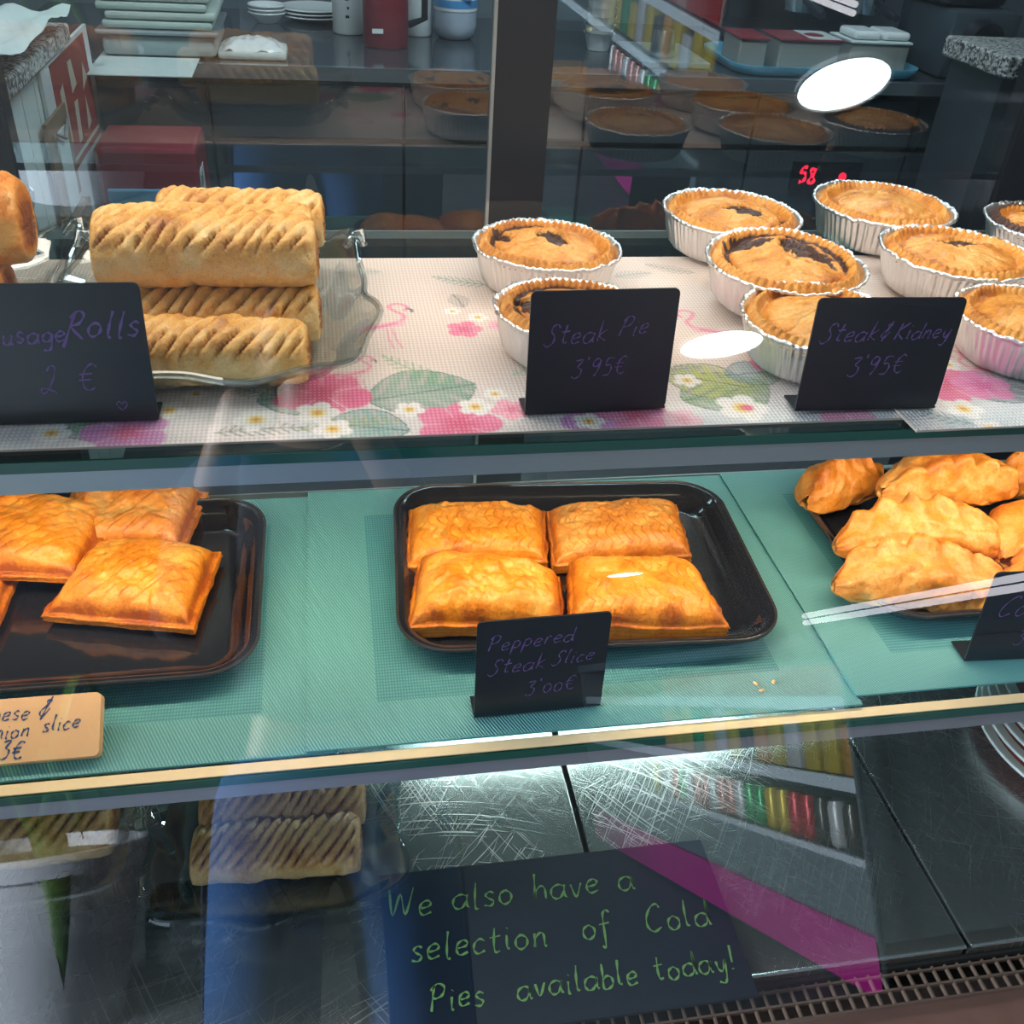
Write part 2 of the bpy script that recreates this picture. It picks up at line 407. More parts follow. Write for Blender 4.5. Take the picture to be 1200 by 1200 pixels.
def catmull(P, k=5):
    P = [np.array(p, float) for p in P]
    if len(P) < 3: return P
    Q = [2 * P[0] - P[1]] + P + [2 * P[-1] - P[-2]]; out = []
    for i in range(1, len(Q) - 2):
        for t in np.linspace(0, 1, k, endpoint=False):
            a, b, c, d = Q[i - 1:i + 3]
            out.append(.5 * ((2 * b) + (-a + c) * t + (2 * a - 5 * b + 4 * c - d) * t * t + (-a + 3 * b - 3 * c + d) * t ** 3))
    out.append(P[-1]); return out
def writing(items, mat, parent, plane, off=.0004, name='lettering'):
    """items: (text, u, v, size, rise, slant, pen) ; plane(u, v) -> local point; flat pen strokes lying on the card"""
    V = []; F = []
    for text, u0, v0, sz, rise, slant, pen in items:
        x = 0; s = sz / 10
        for ci, ch in enumerate(text):
            w, st = G[ch]; jit = .5 * math.sin(ci * 2.3 + len(text))
            for stroke in filter(None, st.split(';')):
                pts = [tuple(map(float, q.split(','))) for q in stroke.split()]
                pts = catmull(pts) if len(pts) > 2 else [np.array(p) for p in pts]
                L = []
                for p in pts:
                    px = (x + p[0] + slant * p[1] * .1 * 1.0) * s; py = (p[1] + jit) * s + px * rise
                    L.append(np.array([u0 + px, v0 + py]))
                L = [L[0]] + [b for a, b in zip(L, L[1:]) if np.linalg.norm(b - a) > 1e-7]
                if len(L) < 2: continue
                base = len(V)
                for i, p in enumerate(L):
                    t = L[min(i + 1, len(L) - 1)] - L[max(i - 1, 0)]; t = t / (np.linalg.norm(t) + 1e-9)
                    nrm = np.array([-t[1], t[0]]); h = pen / 2 * (.75 + .35 * math.sin(i * .9 + ci))
                    for q in (p + nrm * h, p - nrm * h): V.append(plane(q[0], q[1], off))
                for i in range(len(L) - 1):
                    a = base + 2 * i; F.append((a, a + 1, a + 3, a + 2))
            x += w + 1.2
    return mesh(name, V, F, mat, parent, smooth=False)

# ------------------------------------------------------------------ food builders
def roll_mesh(L, ry, rz, seed, period=.0125, skew=.55, bend=0):
    n, m = 120, 64
    u = np.linspace(0, 1, n); a = np.linspace(0, 2 * np.pi, m, endpoint=False)
    U, A = np.meshgrid(u, a, indexing='ij')
    t = A - np.pi / 2; t = (t + np.pi) % (2 * np.pi) - np.pi
    end = np.clip(1 - np.abs(2 * U - 1) ** 9, 0, 1) ** .5 * .17 + .83
    x = (U - .5) * L
    ca, sa = np.cos(A), np.sin(A)
    ex = .93
    Y = np.sign(ca) * np.abs(ca) ** ex * ry; Z = np.sign(sa) * np.abs(sa) ** ex * rz
    Z = np.where(Z < 0, Z * .8, Z)
    w = (x + skew * t * ry * 1.1 + .002 * np.sin(x * 90 + seed)) / period
    fr = w - np.floor(w); groove = np.exp(-((fr - .5) / .075) ** 2) * (.35 + .9 * sstep(.3, .6, fbm(np.stack([x * 60, t * 2, np.full_like(x, seed)], -1))))
    cushion = np.sin(np.pi * ((fr + .5) % 1)) ** .6
    mask = sstep(1.35, .95, np.abs(t + .12)) * sstep(.0, .05, U) * sstep(1, .95, U)
    P = np.stack([x, Y, Z], -1)
    nz = fbm(P * 45 + seed * 7.1) - .5; nf = fbm(P * 160 + seed) - .5
    d = mask * (cushion * .0042 - groove * .0044 - .0015) + nz * .008 + nf * .0022
    rr = np.sqrt(Y ** 2 + Z ** 2) + 1e-6
    k = (rr + d) / rr * end
    Y = Y * k + bend * (2 * U - 1) ** 2; Z = Z * k
    Z = np.maximum(Z, -rz * .8 * .93)
    brown = .40 + nz * 1.0 + mask * (.12 * cushion) + groove * mask * .42 - sstep(1.0, 1.7, np.abs(t)) * .34
    dark = np.zeros_like(brown)
    V = np.stack([x, Y, Z], -1).reshape(-1, 3); br = brown.ravel().tolist(); dk = dark.ravel().tolist()
    V = V.tolist(); F = grid_faces(n, m, True)
    for side, i in ((-1, 0), (1, n - 1)):
        prev = [i * m + j for j in range(m)]
        for q, sc in enumerate((.82, .55, .2)):
            ring = []
            for j in range(m):
                v = V[i * m + j]; jx = (random.random() - .5) * .0028
                ring.append(len(V)); V.append([v[0] + side * (.001 if q else -.0005) + jx, v[1] * sc, v[2] * sc]); br.append(.95 if q else .5); dk.append(.42 if q else .1)
            for j in range(m):
                j2 = (j + 1) % m; f = (prev[j], prev[j2], ring[j2], ring[j]); F.append(f if side > 0 else f[::-1])
            prev = ring
        F.append(prev if side > 0 else prev[::-1])
    zmin = min(v[2] for v in V)
    V = [[v[0], v[1], v[2] - zmin] for v in V]
    return V, F, br, dk
def make_roll(label, loc, L, ry, rz, seed, rotz=0, mat='roll', group=None, tilt=(0, 0), **kw):
    V, F, br, dk = roll_mesh(L, ry, rz, seed, **kw)
    o = mesh('sausage_roll', V, F, MT[mat], None, True, brown=br, dark=dk)
    o.location = [float(v) for v in loc]; o.rotation_euler = (tilt[0], tilt[1], rotz)
    return tag(o, label, 'sausage roll', group)

def make_slice(label, corners, zb, h, edge, pattern, seed, mat, group, layered=True, name='pastry_slice', cat='pastry slice', tilt=(0, 0), warp=0):
    """corners: TL, TR, BR, BL in world xy"""
    c = np.mean(corners, 0); Q = [np.array(q) - c for q in corners]
    n = 170; s = np.linspace(-1, 1, n); S, T = np.meshgrid(s, s, indexing='ij')   # S across, T front->back
    def bil(S, T):
        a, b = (S + 1) / 2, (T + 1) / 2
        return (np.outer((1 - a) * b, Q[0]) + np.outer(a * b, Q[1]) + np.outer(a * (1 - b), Q[2]) + np.outer((1 - a) * (1 - b), Q[3]))
    XY = bil(S.ravel(), T.ravel()).reshape(n, n, 2)
    P3 = np.concatenate([XY, np.zeros((n, n, 1))], -1)
    nz = fbm(P3 * 55 + seed * 5.3) - .5; nf = fbm(P3 * 190 + seed) - .5
    XY = XY * (1 + (nz * .05)[..., None] * (np.maximum(np.abs(S), np.abs(T)) > .9)[..., None])
    X, Y = XY[..., 0], XY[..., 1]
    rim = .93 if not layered else .97
    aS = np.clip(np.abs(S) / rim, 0, 1); aT = np.clip(np.abs(T) / rim, 0, 1)
    dome = (np.clip(1 - aS ** 4.2, 0, 1) ** .5) * (np.clip(1 - aT ** 4.2, 0, 1) ** .5)
    Z = edge + (h - edge) * dome * (1 + nz * .35) + nz * .004 + nf * .0009 + warp * np.sin(S * 2.4 + seed) * (1 - T) * .5
    per = .0105
    if pattern == 'scallop':
        q = X / .0088 + .75 * np.abs(np.sin(np.pi * (Y / .021 + seed * .3))); fr = q - np.floor(q); g = np.exp(-((fr - .5) / .07) ** 2)
    elif pattern == 'diag':
        q = (X * .80 - Y * 1.0) / .0125 + nz * .25; fr = q - np.floor(q); g = np.exp(-((fr - .5) / .075) ** 2)
    else: g = np.zeros_like(X)
    inside = sstep(.93, .82, np.maximum(np.abs(S), np.abs(T)) / max(rim, .9))
    g = g * inside * sstep(.2, .55, fbm(P3 * 38 + 3 + seed))
    Z = Z - g * .0009
    E = np.maximum(np.abs(S), np.abs(T))
    brown = .45 + nz * .9 + g * .40 + sstep(.80, .98, E) * .30 - dome * .05
    if not layered: brown = brown + np.exp(-((E - .925) / .025) ** 2) * .28
    V = np.stack([X, Y, Z], -1).reshape(-1, 3).tolist(); br = brown.ravel().tolist(); dk = [0.] * len(V)
    F = grid_faces(n, n)
    F = [f[::-1] for f in F]
    idx = [i * n for i in range(n)] + [(n - 1) * n + j for j in range(1, n)] + [i * n + n - 1 for i in range(n - 2, -1, -1)] + [j for j in range(n - 2, 0, -1)]
    prev = idx; lev = 9 if layered else 5
    for k in range(1, lev + 1):
        ring = []; f = 1 - k / lev
        for ii, i0 in enumerate(idx):
            v = V[i0]; rl = math.hypot(v[0], v[1]) + 1e-6
            j = (.0016 if k % 2 else -.0008) + (vn(np.array([v[0] * 120, v[1] * 120, k * 3.1 + seed])) - .5) * .0022
            if k == lev: j = -.003
            sc = 1 + j / rl; zz = v[2] * f
            ring.append(len(V)); V.append([v[0] * sc, v[1] * sc, max(zz, 0)]); br.append((.62 if k % 2 else .25) if layered else .6); dk.append(0.12 if (k % 2 == 0 and layered) else 0)
        L_ = len(idx)
        for a in range(L_): F.append((prev[a], ring[a], ring[(a + 1) % L_], prev[(a + 1) % L_]))
        prev = ring
    F.append(tuple(prev[::-1]))
    o = mesh(name, V, F, MT[mat], None, True, brown=br, dark=dk)
    o.location = (float(c[0]), float(c[1]), zb); o.rotation_euler = (tilt[0], tilt[1], 0)
    return tag(o, label, cat, group)

def make_pie(label, loc, D, H, seed, blobs, valley=.3, rot=0, tilt=(0, 0), group=None, scorched=0):
    t = thing('meat_pie', label, 'pie', loc, (tilt[0], tilt[1], rot), group)
    R = D / 2
    # foil tin
    m = 396; th = np.linspace(0, 2 * np.pi, m, endpoint=False)
    prof = [(0, 0, 0), (.60, 0, 0), (.80, .0005, .3), (.825, .003, 1), (.86, H * .35, 1), (.90, H * .65, 1), (.935, H * .9, .7), (.94, H * .95, .3), (.985, H * .985, .2), (1.0, H * 1.03, .4), (.985, H * 1.085, .5), (.955, H * 1.05, .3), (.935, H * 1.0, .2), (.90, H * .8, 0)]
    V = []; ov = 1 + .025 * np.cos(2 * th + seed) + .012 * np.cos(3 * th + seed * 2.1)
    rimw = 1 + .007 * np.sin(9 * th + seed) * (np.sin(2.3 * th + seed) > 0)
    for r, z, pl in prof:
        ple = (np.abs(((th * 66 / (2 * np.pi)) % 1) - .5) * 2 - .5) * .0026 * pl * (.5 + vn(np.stack([np.cos(th) * 14, np.sin(th) * 14, np.full(m, seed + 0.)], -1)))
        ns = (vn(np.stack([np.cos(th) * 6 + seed, np.sin(th) * 6, np.full(m, z * 60)], -1)) - .5) * .003 * pl
        rad = R * r * ov * (rimw if r > .94 else 1) + ple + ns
        zz = z + (vn(np.stack([np.cos(th) * 9 + seed, np.sin(th) * 9, np.full(m, 3.)], -1)) - .5) * .0022 * (1 if r > .93 and z > H * .8 else 0) + (vn(np.stack([np.cos(th) * 60, np.sin(th) * 60, np.full(m, r * 40.)], -1)) - .5) * .0022 * (1 if r > .93 and z > H * .8 else 0)
        V += np.stack([rad * np.cos(th), rad * np.sin(th), zz + np.zeros(m)], -1).tolist()
    F = [f[::-1] for f in grid_faces(len(prof), m, True)]
    mesh('foil_tin', V, F, MT['foil'], t)
    # crust
    n = 70; rr = np.linspace(0.0, 1, n); rr[0] = .002
    Rg, T = np.meshgrid(rr, th, indexing='ij')
    X0, Y0 = Rg * np.cos(T), Rg * np.sin(T)
    P = np.stack([X0 * R, Y0 * R, np.zeros_like(X0)], -1)
    nz = fbm(P * 42 + seed * 3.7) - .5; nf = fbm(P * 150 + seed) - .5
    wr = fbm(np.stack([X0 * 3 + nz * 3, Y0 * 9 + nz * 3, np.full_like(X0, seed)], -1)) - .5
    nc = 52 + int(seed) % 3 * 4
    crimp = np.exp(-((Rg - .90) / .055) ** 2) * (1 + .22 * np.cos(nc * T + 14 * (Rg - .9) + nz * 6)) * .0056
    dip = np.exp(-((Rg - .79) / .04) ** 2) * .0028
    Z = H * .98 + .0085 * (1 - sstep(.25, .85, Rg)) + crimp - dip + nz * .0050 + wr * .0050 * (Rg < .82) + nf * .0016
    Z = np.where(Rg > .97, Z - (Rg - .97) / .03 * .005, Z)
    dk = np.zeros_like(Z)
    ang = fbm(np.stack([np.cos(T) * 1.6 + seed * 2, np.sin(T) * 1.6, np.full_like(T, seed)], -1))
    dk += (valley > .2) * np.exp(-((Rg - .80) / .045) ** 2) * sstep(.62 - valley * .4, .75 - valley * .35, ang)
    for bx, by, bs, ba, asp in blobs:
        ca, sa = math.cos(ba), math.sin(ba)
        dx, dy = (X0 - bx) * ca + (Y0 - by) * sa, -(X0 - bx) * sa + (Y0 - by) * ca
        q = np.sqrt((dx / asp) ** 2 + (dy * asp) ** 2) + (nz + nf) * .32
        b = sstep(bs, bs * .55, q); dk = np.maximum(dk, b); Z = Z - b * .003 + np.exp(-((q - bs * 1.15) / (bs * .3)) ** 2) * .0016
    brown = .42 + nz * .9 + wr * .35 + np.exp(-((Rg - .76) / .07) ** 2) * .30 + np.cos(nc * T) * .06 * (Rg > .84) + (Rg > .84) * .08
    if scorched: dk = np.maximum(dk, sstep(.84, .9, Rg) * sstep(.35, .5, ang + (np.cos(T - 2.6) * .5)))
    ovT = (1 + .025 * np.cos(2 * T + seed) + .012 * np.cos(3 * T + seed * 2.1)) * .915
    jag = 1 + (Rg > .88) * (.005 * np.cos(nc * T) + .012 * nz)
    V = np.stack([X0 * R * ovT * jag, Y0 * R * ovT * jag, Z], -1).reshape(-1, 3)
    F = grid_faces(n, m, True); F = F + [tuple(range(m))[::-1]]
    mesh('crust', V, F, MT['pie'], t, True, brown=brown.ravel(), dark=dk.ravel())
    return t

def make_pasty(label, loc, L, D, H, seed, rotz=0, tilt=(0, 0), group=None, crimp_a=1.05, F_=.009, bend=.014):
    n, m = 130, 80
    u = np.linspace(-.985, .985, n); a = np.linspace(0, 2 * np.pi, m, endpoint=False)
    U, A = np.meshgrid(u, a, indexing='ij')
    w = np.clip(1 - np.abs(U) ** 2.3, 0, 1) ** .55
    P = np.stack([U * L / 2, np.cos(A) * D / 2, np.sin(A) * H], -1)
    nz = fbm(P * 32 + seed * 4.1) - .5; nf = fbm(P * 120 + seed) - .5
    ca, sa = np.cos(A), np.sin(A)
    Y = D / 2 * w * np.sign(ca) * np.abs(ca) ** .9
    Z = np.where(sa > 0, H * .72 * sa, H * .30 * sa) * w ** .85
    nb = 17 + seed % 3
    U0 = U; U = U + .05 * (vn(np.stack([U * 3.1 + seed, U * 0, U * 0 + seed], -1)) - .5)
    a0 = crimp_a + .09 * np.sin(U * nb + seed)
    fin = np.exp(-((A - a0) / .17) ** 2); fin2 = np.exp(-((A - a0) / .34) ** 2)
    lob = (.55 + .45 * np.cos(U * nb + seed)) * (.55 + .9 * vn(np.stack([U * 4 + seed, A * 0 + 3., A * 0 + seed], -1))); U = U0
    ext = F_ * (fin * (.55 + .75 * lob) + fin2 * .35) * (.35 + .65 * w)
    rr = np.sqrt(Y ** 2 + Z ** 2) + 1e-6
    fold = np.exp(-((A - a0 + .42) / .2) ** 2) * (np.cos(U * nb + seed + 1.2)) * .0010 * w
    add = ext + nz * .015 * w + nf * .0035 + fold
    dirY, dirZ = np.cos(A), np.sin(A)
    Y = Y + dirY * add; Z = Z + dirZ * add
    Y = Y + bend * (1 - U ** 2) - bend * .5
    X = U * L / 2 + .003 * np.sin(U * nb) * fin
    zmin = -H * .26
    Z = np.maximum(Z, zmin) - zmin
    brown = .40 + nz * 1.0 + fin * .12 * (1 - lob) + (1 - lob) * fin2 * .22 - sstep(.3, -.4, sa) * .32 + sstep(.85, 1, np.abs(U)) * .15
    V = np.stack([X, Y, Z], -1).reshape(-1, 3).tolist(); F = grid_faces(n, m, True)
    F.append(tuple(range(m))); F.append(tuple((n - 1) * m + j for j in range(m))[::-1])
    F = [f[::-1] for f in F]
    o = mesh('pasty', V, F, MT['pasty'], None, True, brown=brown.ravel(), dark=np.zeros(n * m))
    o.location = [float(v) for v in loc]; o.rotation_euler = (tilt[0], tilt[1], rotz)
    return tag(o, label, 'pasty', group)

def rr_pts(a, b, r, per=10):
    """rounded rectangle, half sizes a,b, corner r; same count for any size"""
    out = []
    for cx, cy, a0 in ((a - r, b - r, 0), (-a + r, b - r, 90), (-a + r, -b + r, 180), (a - r, -b + r, 270)):
        for k in range(per + 1):
            t = math.radians(a0 + 90 * k / per); out.append((cx + r * math.cos(t), cy + r * math.sin(t)))
    return out
def make_tray(label, cx, cy, z, a, b, rot=0):
    t = thing('serving_tray', label, 'tray', (cx, cy, z), (0, 0, rot), None)
    prof = [(.030, .0), (.020, .0), (.010, .010), (.003, .017), (.0, .0185), (.0, .0205), (.004, .021), (.008, .020), (.014, .013), (.022, .0045), (.032, .0035)]
    V = []; per = 12; m = 4 * (per + 1)
    for ins, zz in prof:
        V += [(x, y, zz) for x, y in rr_pts(a - ins, b - ins, max(.046 - ins, .012), per)]
    F = grid_faces(len(prof), m, True)
    V2 = list(V); F.append(tuple((len(prof) - 1) * m + j for j in range(m))); F.append(tuple(range(m))[::-1])
    mesh('body', V2, [f for f in F], MT['tray'], t)
    # pale rubbed rim: a thin bead along the lip
    b_ = BM(); p = rr_pts(a - .001, b - .001, .045, per); p.append(p[0])
    b_.tube([(x, y, .0205) for x, y in p], .0014, 6, cap=False); b_.done('rim', MT['rim'], t, True)
    return t

def make_platter(label, cx, cy, z, a, b, rot=0, rim_h=.026, seed=0):
    t = thing('acrylic_platter', label, 'platter', (cx, cy, z), (0, 0, rot), None)
    m = 160; th = np.linspace(0, 2 * np.pi, m, endpoint=False); V = []
    sup = (np.abs(np.cos(th)) ** 4.2 + np.abs(np.sin(th)) ** 4.2) ** (-1 / 4.2)
    wave = 1 + .035 * np.cos(6 * th + seed) + .02 * np.cos(11 * th + seed * 2)
    corner = np.exp(-(((th - np.pi / 4 + np.pi) % (2 * np.pi) - np.pi) / .16) ** 2) + np.exp(-(((th - 3 * np.pi / 4 + np.pi) % (2 * np.pi) - np.pi) / .16) ** 2)
    for s, zz, wv in [(0.001, .002, 0), (.4, .002, 0), (.70, .002, .1), (.76, .003, .2), (.82, .008, .5), (.88, .016, .8), (.94, .023, 1), (.985, rim_h, 1), (1.0, rim_h + .0015, 1), (.985, rim_h - .002, 1), (.94, .0205, 1), (.88, .0135, .8), (.82, .0055, .5), (.76, .001, .2), (.70, 0, .1), (.4, 0, 0), (0.001, 0, 0)]:
        k = s * sup * (1 + (wave - 1) * wv) * (1 + corner * .05 * wv)
        V += np.stack([a * k * np.cos(th), b * k * np.sin(th), zz + corner * .014 * (wv > .9) + .003 * np.cos(7 * th + seed) * (wv > .9)], -1).tolist()
    F = [f[::-1] for f in grid_faces(17, m, True)]
    mesh('dish', V, F, MT['clear'], t)
    b_ = BM(); pts = []
    for i in range(m + 1):
        j = i % m; k = 1.0 * sup[j] * wave[j] * (1 + corner[j] * .05)
        pts.append((a * k * math.cos(th[j]), b * k * math.sin(th[j]), rim_h + corner[j] * .014 + .003 * math.cos(7 * th[j] + seed)))
    b_.tube(pts, .0028, 8, cap=False); b_.done('rim', MT['clear'], t, True)
    for sx in (-1, 1):                  # curled corner grips
        b_ = BM(); x0, y0 = a * .90 * sx, b * .93
        b_.tube([(x0 - .004 * sx, y0 - .004, rim_h + .004), (x0 + .004 * sx, y0 + .004, rim_h + .012), (x0 + .010 * sx, y0 + .003, rim_h + .013), (x0 + .012 * sx, y0 - .005, rim_h + .006)], [.003, .005, .0055, .004], 10)
        b_.done('grip', MT['clear'], t, True)
    return t

def make_card(label, x0, x1, y, z, h, lines, lean=.08, foot=.022, yaw=0, mat='black_card', pen='violet', foot_back=True, group=None, th=.0016):
    cx = (x0 + x1) / 2; w = x1 - x0
    t = thing('price_card', label, 'price card', (cx, y, z), (0, 0, yaw), group)
    ln, cs = math.sin(lean), math.cos(lean); r = .004
    def pl(u, v, off=0): return (u, v * ln - off * cs, v * cs + off * ln + .0008)
    out = []
    for px, py in rr_pts(w / 2, h / 2, r, 4): out.append((px, py + h / 2))
    b_ = BM(); fr = [b_.b.verts.new(pl(u, v, 0)) for u, v in out]; bk = [b_.b.verts.new(pl(u, v, -th)) for u, v in out]
    b_.b.faces.new(fr); b_.b.faces.new(bk[::-1]); nn = len(out)
    for i in range(nn): b_.b.faces.new((fr[i], bk[i], bk[(i + 1) % nn], fr[(i + 1) % nn]))
    b_.done('face', MT[mat], t)
    if foot: BM().box(-w / 2, w / 2, 0, foot, 0, .0016).done('foot', MT[mat], t)
    if lines: writing([(tx, -w / 2 + u * w, v * h, s * h, rise, sl, p * .001) for tx, u, v, s, rise, sl, p in lines], MT[pen], t, pl)
    return t

# ================================================================== THE SHOP AND STREET (setting)
TAN = math.tan(math.radians(23))
def gy(z): return .555 + TAN * (z - 1.2)          # y of the sloping front glass at height z
def slab(name, x0, x1, y0, y1, z0, z1, mat, parent=None, bev=0): return BM().box(x0, x1, y0, y1, z0, z1, bev).done(name, MT[mat], parent)
struct(slab('floor', -2.6, 4.4, .7, 4.0, -.05, 0, 'roomfloor'))
struct(slab('wall_back', -2.6, 4.4, 3.95, 4.05, 0, 2.9, 'wall'))
struct(slab('wall_left', -2.7, -2.6, .7, 4.05, 0, 2.9, 'wall'))
struct(slab('wall_right', 4.4, 4.5, .7, 4.05, 0, 2.9, 'wall'))
struct(slab('ceiling', -2.7, 4.5, .65, 4.05, 2.9, 3.0, 'wall'))
fw = BM(); fw.box(-2.7, -.72, .72, .82, 0, 2.9).box(1.14, 4.5, .72, .82, 0, 2.9).box(-.72, 1.14, .74, .84, 1.66, 2.9)
struct(fw.done('wall_front', MT['wall']))
struct(slab('terrace_floor', -9, 19, -20, .7, -.06, -.0, 'pavement'))
struct(slab('terrace_ceiling', -3.4, 12, -20, .65, 3.0, 3.1, 'ceiling'))
struct(slab('wall_street', -12, 22, -20.3, -20, 0, 6, 'facade'))

# ================================================================== DISPLAY CASE
XA, XB = -.66, 1.08
case = thing('display_case', 'black framed glass food display case with sloping front glass and steel deck', 'display case', (0, 0, 0))
def cpart(name, *a, **k): return slab(name, *a, parent=case, **k)
cpart('plinth', XA, XB, .34, 1.12, 0, .70, 'black')
cpart('sill', XA, XB, .285, .372, .70, .738, 'brown_sill', bev=.004)
cpart('vent_pit', XA, XB, .372, .404, .70, .716, 'pit')
cpart('canopy', XA, XB, .735, 1.13, 1.60, 1.655, 'black')
fg = BM(); fg.poly([(XA, gy(.738), .738), (XB, gy(.738), .738), (XB, gy(1.60), 1.60), (XA, gy(1.60), 1.60)]); fg.done('front_glass', MT['front_glass'], case)
slab('side_panel', XA - .012, XA, .40, 1.12, .70, 1.60, 'black', parent=case)  # unseen black panel, added to keep daylight off the left of the deck
for x in (XB,):
    s_ = BM(); s_.poly([(x, gy(.738), .738), (x, 1.1, .738), (x, 1.1, 1.60), (x, gy(1.60), 1.60)]); s_.done('side_glass', MT['front_glass'], case)
# rear sliding doors: glass panes between dark uprights
for x0, x1 in ((-.315, .181), (.243, .818)):
    r_ = BM(); r_.poly([(x0, 1.10, .75), (x1, 1.10, .75), (x1, 1.10, 1.60), (x0, 1.10, 1.60)]); r_.done('rear_pane', MT['rear_glass'], case)
r_ = BM(); r_.poly([(.20, 1.125, .75), (.288, 1.125, .75), (.288, 1.125, 1.60), (.20, 1.125, 1.60)]); r_.done('rear_pane', MT['rear_glass'], case)
cpart('upright', .181, .243, 1.095, 1.13, .75, 1.60, 'black')
cpart('upright', XA, -.315, 1.095, 1.13, .75, 1.60, 'black')
cpart('upright', .818, XB, 1.095, 1.13, .75, 1.60, 'black')
cpart('edge_trim', .1775, .181, 1.093, 1.10, .75, 1.60, 'alu')
cpart('bottom_rail', XA, XB, 1.09, 1.135, .70, .76, 'black')
# steel deck panels with rolled front lips
for x0, x1 in ((XA, .2115), (.2165, .5325), (.5365, XB)):
    p_ = cpart('steel_panel', x0, x1, .4065, 1.09, .735, .75, 'deck', bev=.0015)
    BM().tube([(x0 + .001, .4062, .7495), (x1 - .001, .4062, .7495)], .0018, 8).done('front_lip', MT['brightsteel'], p_, True)
cpart('deck_bed', XA, XB, .404, 1.09, .70, .734, 'pit')
g_ = BM(); step = .0125; x = XA
while x < XB:
    g_.box(x, x + .0019, .3725, .4035, .7255, .7295); x += step
for y in (.3735, .3865, .3995): g_.box(XA, XB, y, y + .0019, .7268, .7308)
g_.done('vent_grille', MT['grille'], case)

def glass_shelf(label, y0, y1, zt, th):
    t = thing('glass_shelf', label, 'shelf', (0, 0, zt))
    b_ = BM(); b_.poly([(XA + .01, y0, 0), (XB - .01, y0, 0), (XB - .01, y1, 0), (XA + .01, y1, 0)]); b_.done('top_face', MT['shelf_glass'], t)
    b_ = BM(); b_.poly([(XA + .01, y0, -th), (XB - .01, y0, -th), (XB - .01, y1, -th), (XA + .01, y1, -th)]); b_.done('bottom_face', MT['shelf_glass'], t)
    BM().box(XA + .01, XB - .01, y0 - .0005, y0 + .0015, -th, 0).done('front_edge', MT['glass_edge'], t)
    BM().box(XA + .01, XB - .01, y1 - .0015, y1 + .0005, -th, 0).done('back_edge', MT['alu'], t)
    return t
us = glass_shelf('upper glass shelf with green front edge carrying the pies', .566, .99, 1.198, .008)
BM().box(XA + .01, XB - .01, .569, .581, -.026, -.0085).done('support_rail', MT['alu'], us)
ls = glass_shelf('lower glass shelf with cream strip carrying the black trays', .492, .86, .9675, .008)
BM().box(XA + .01, XB - .01, .495, .507, -.026, -.0085).done('support_rail', MT['lilac'], ls)
BM().box(XA + .01, XB - .01, .4935, .503, .0002, .0012).done('cream_strip', MT['cream'], ls)

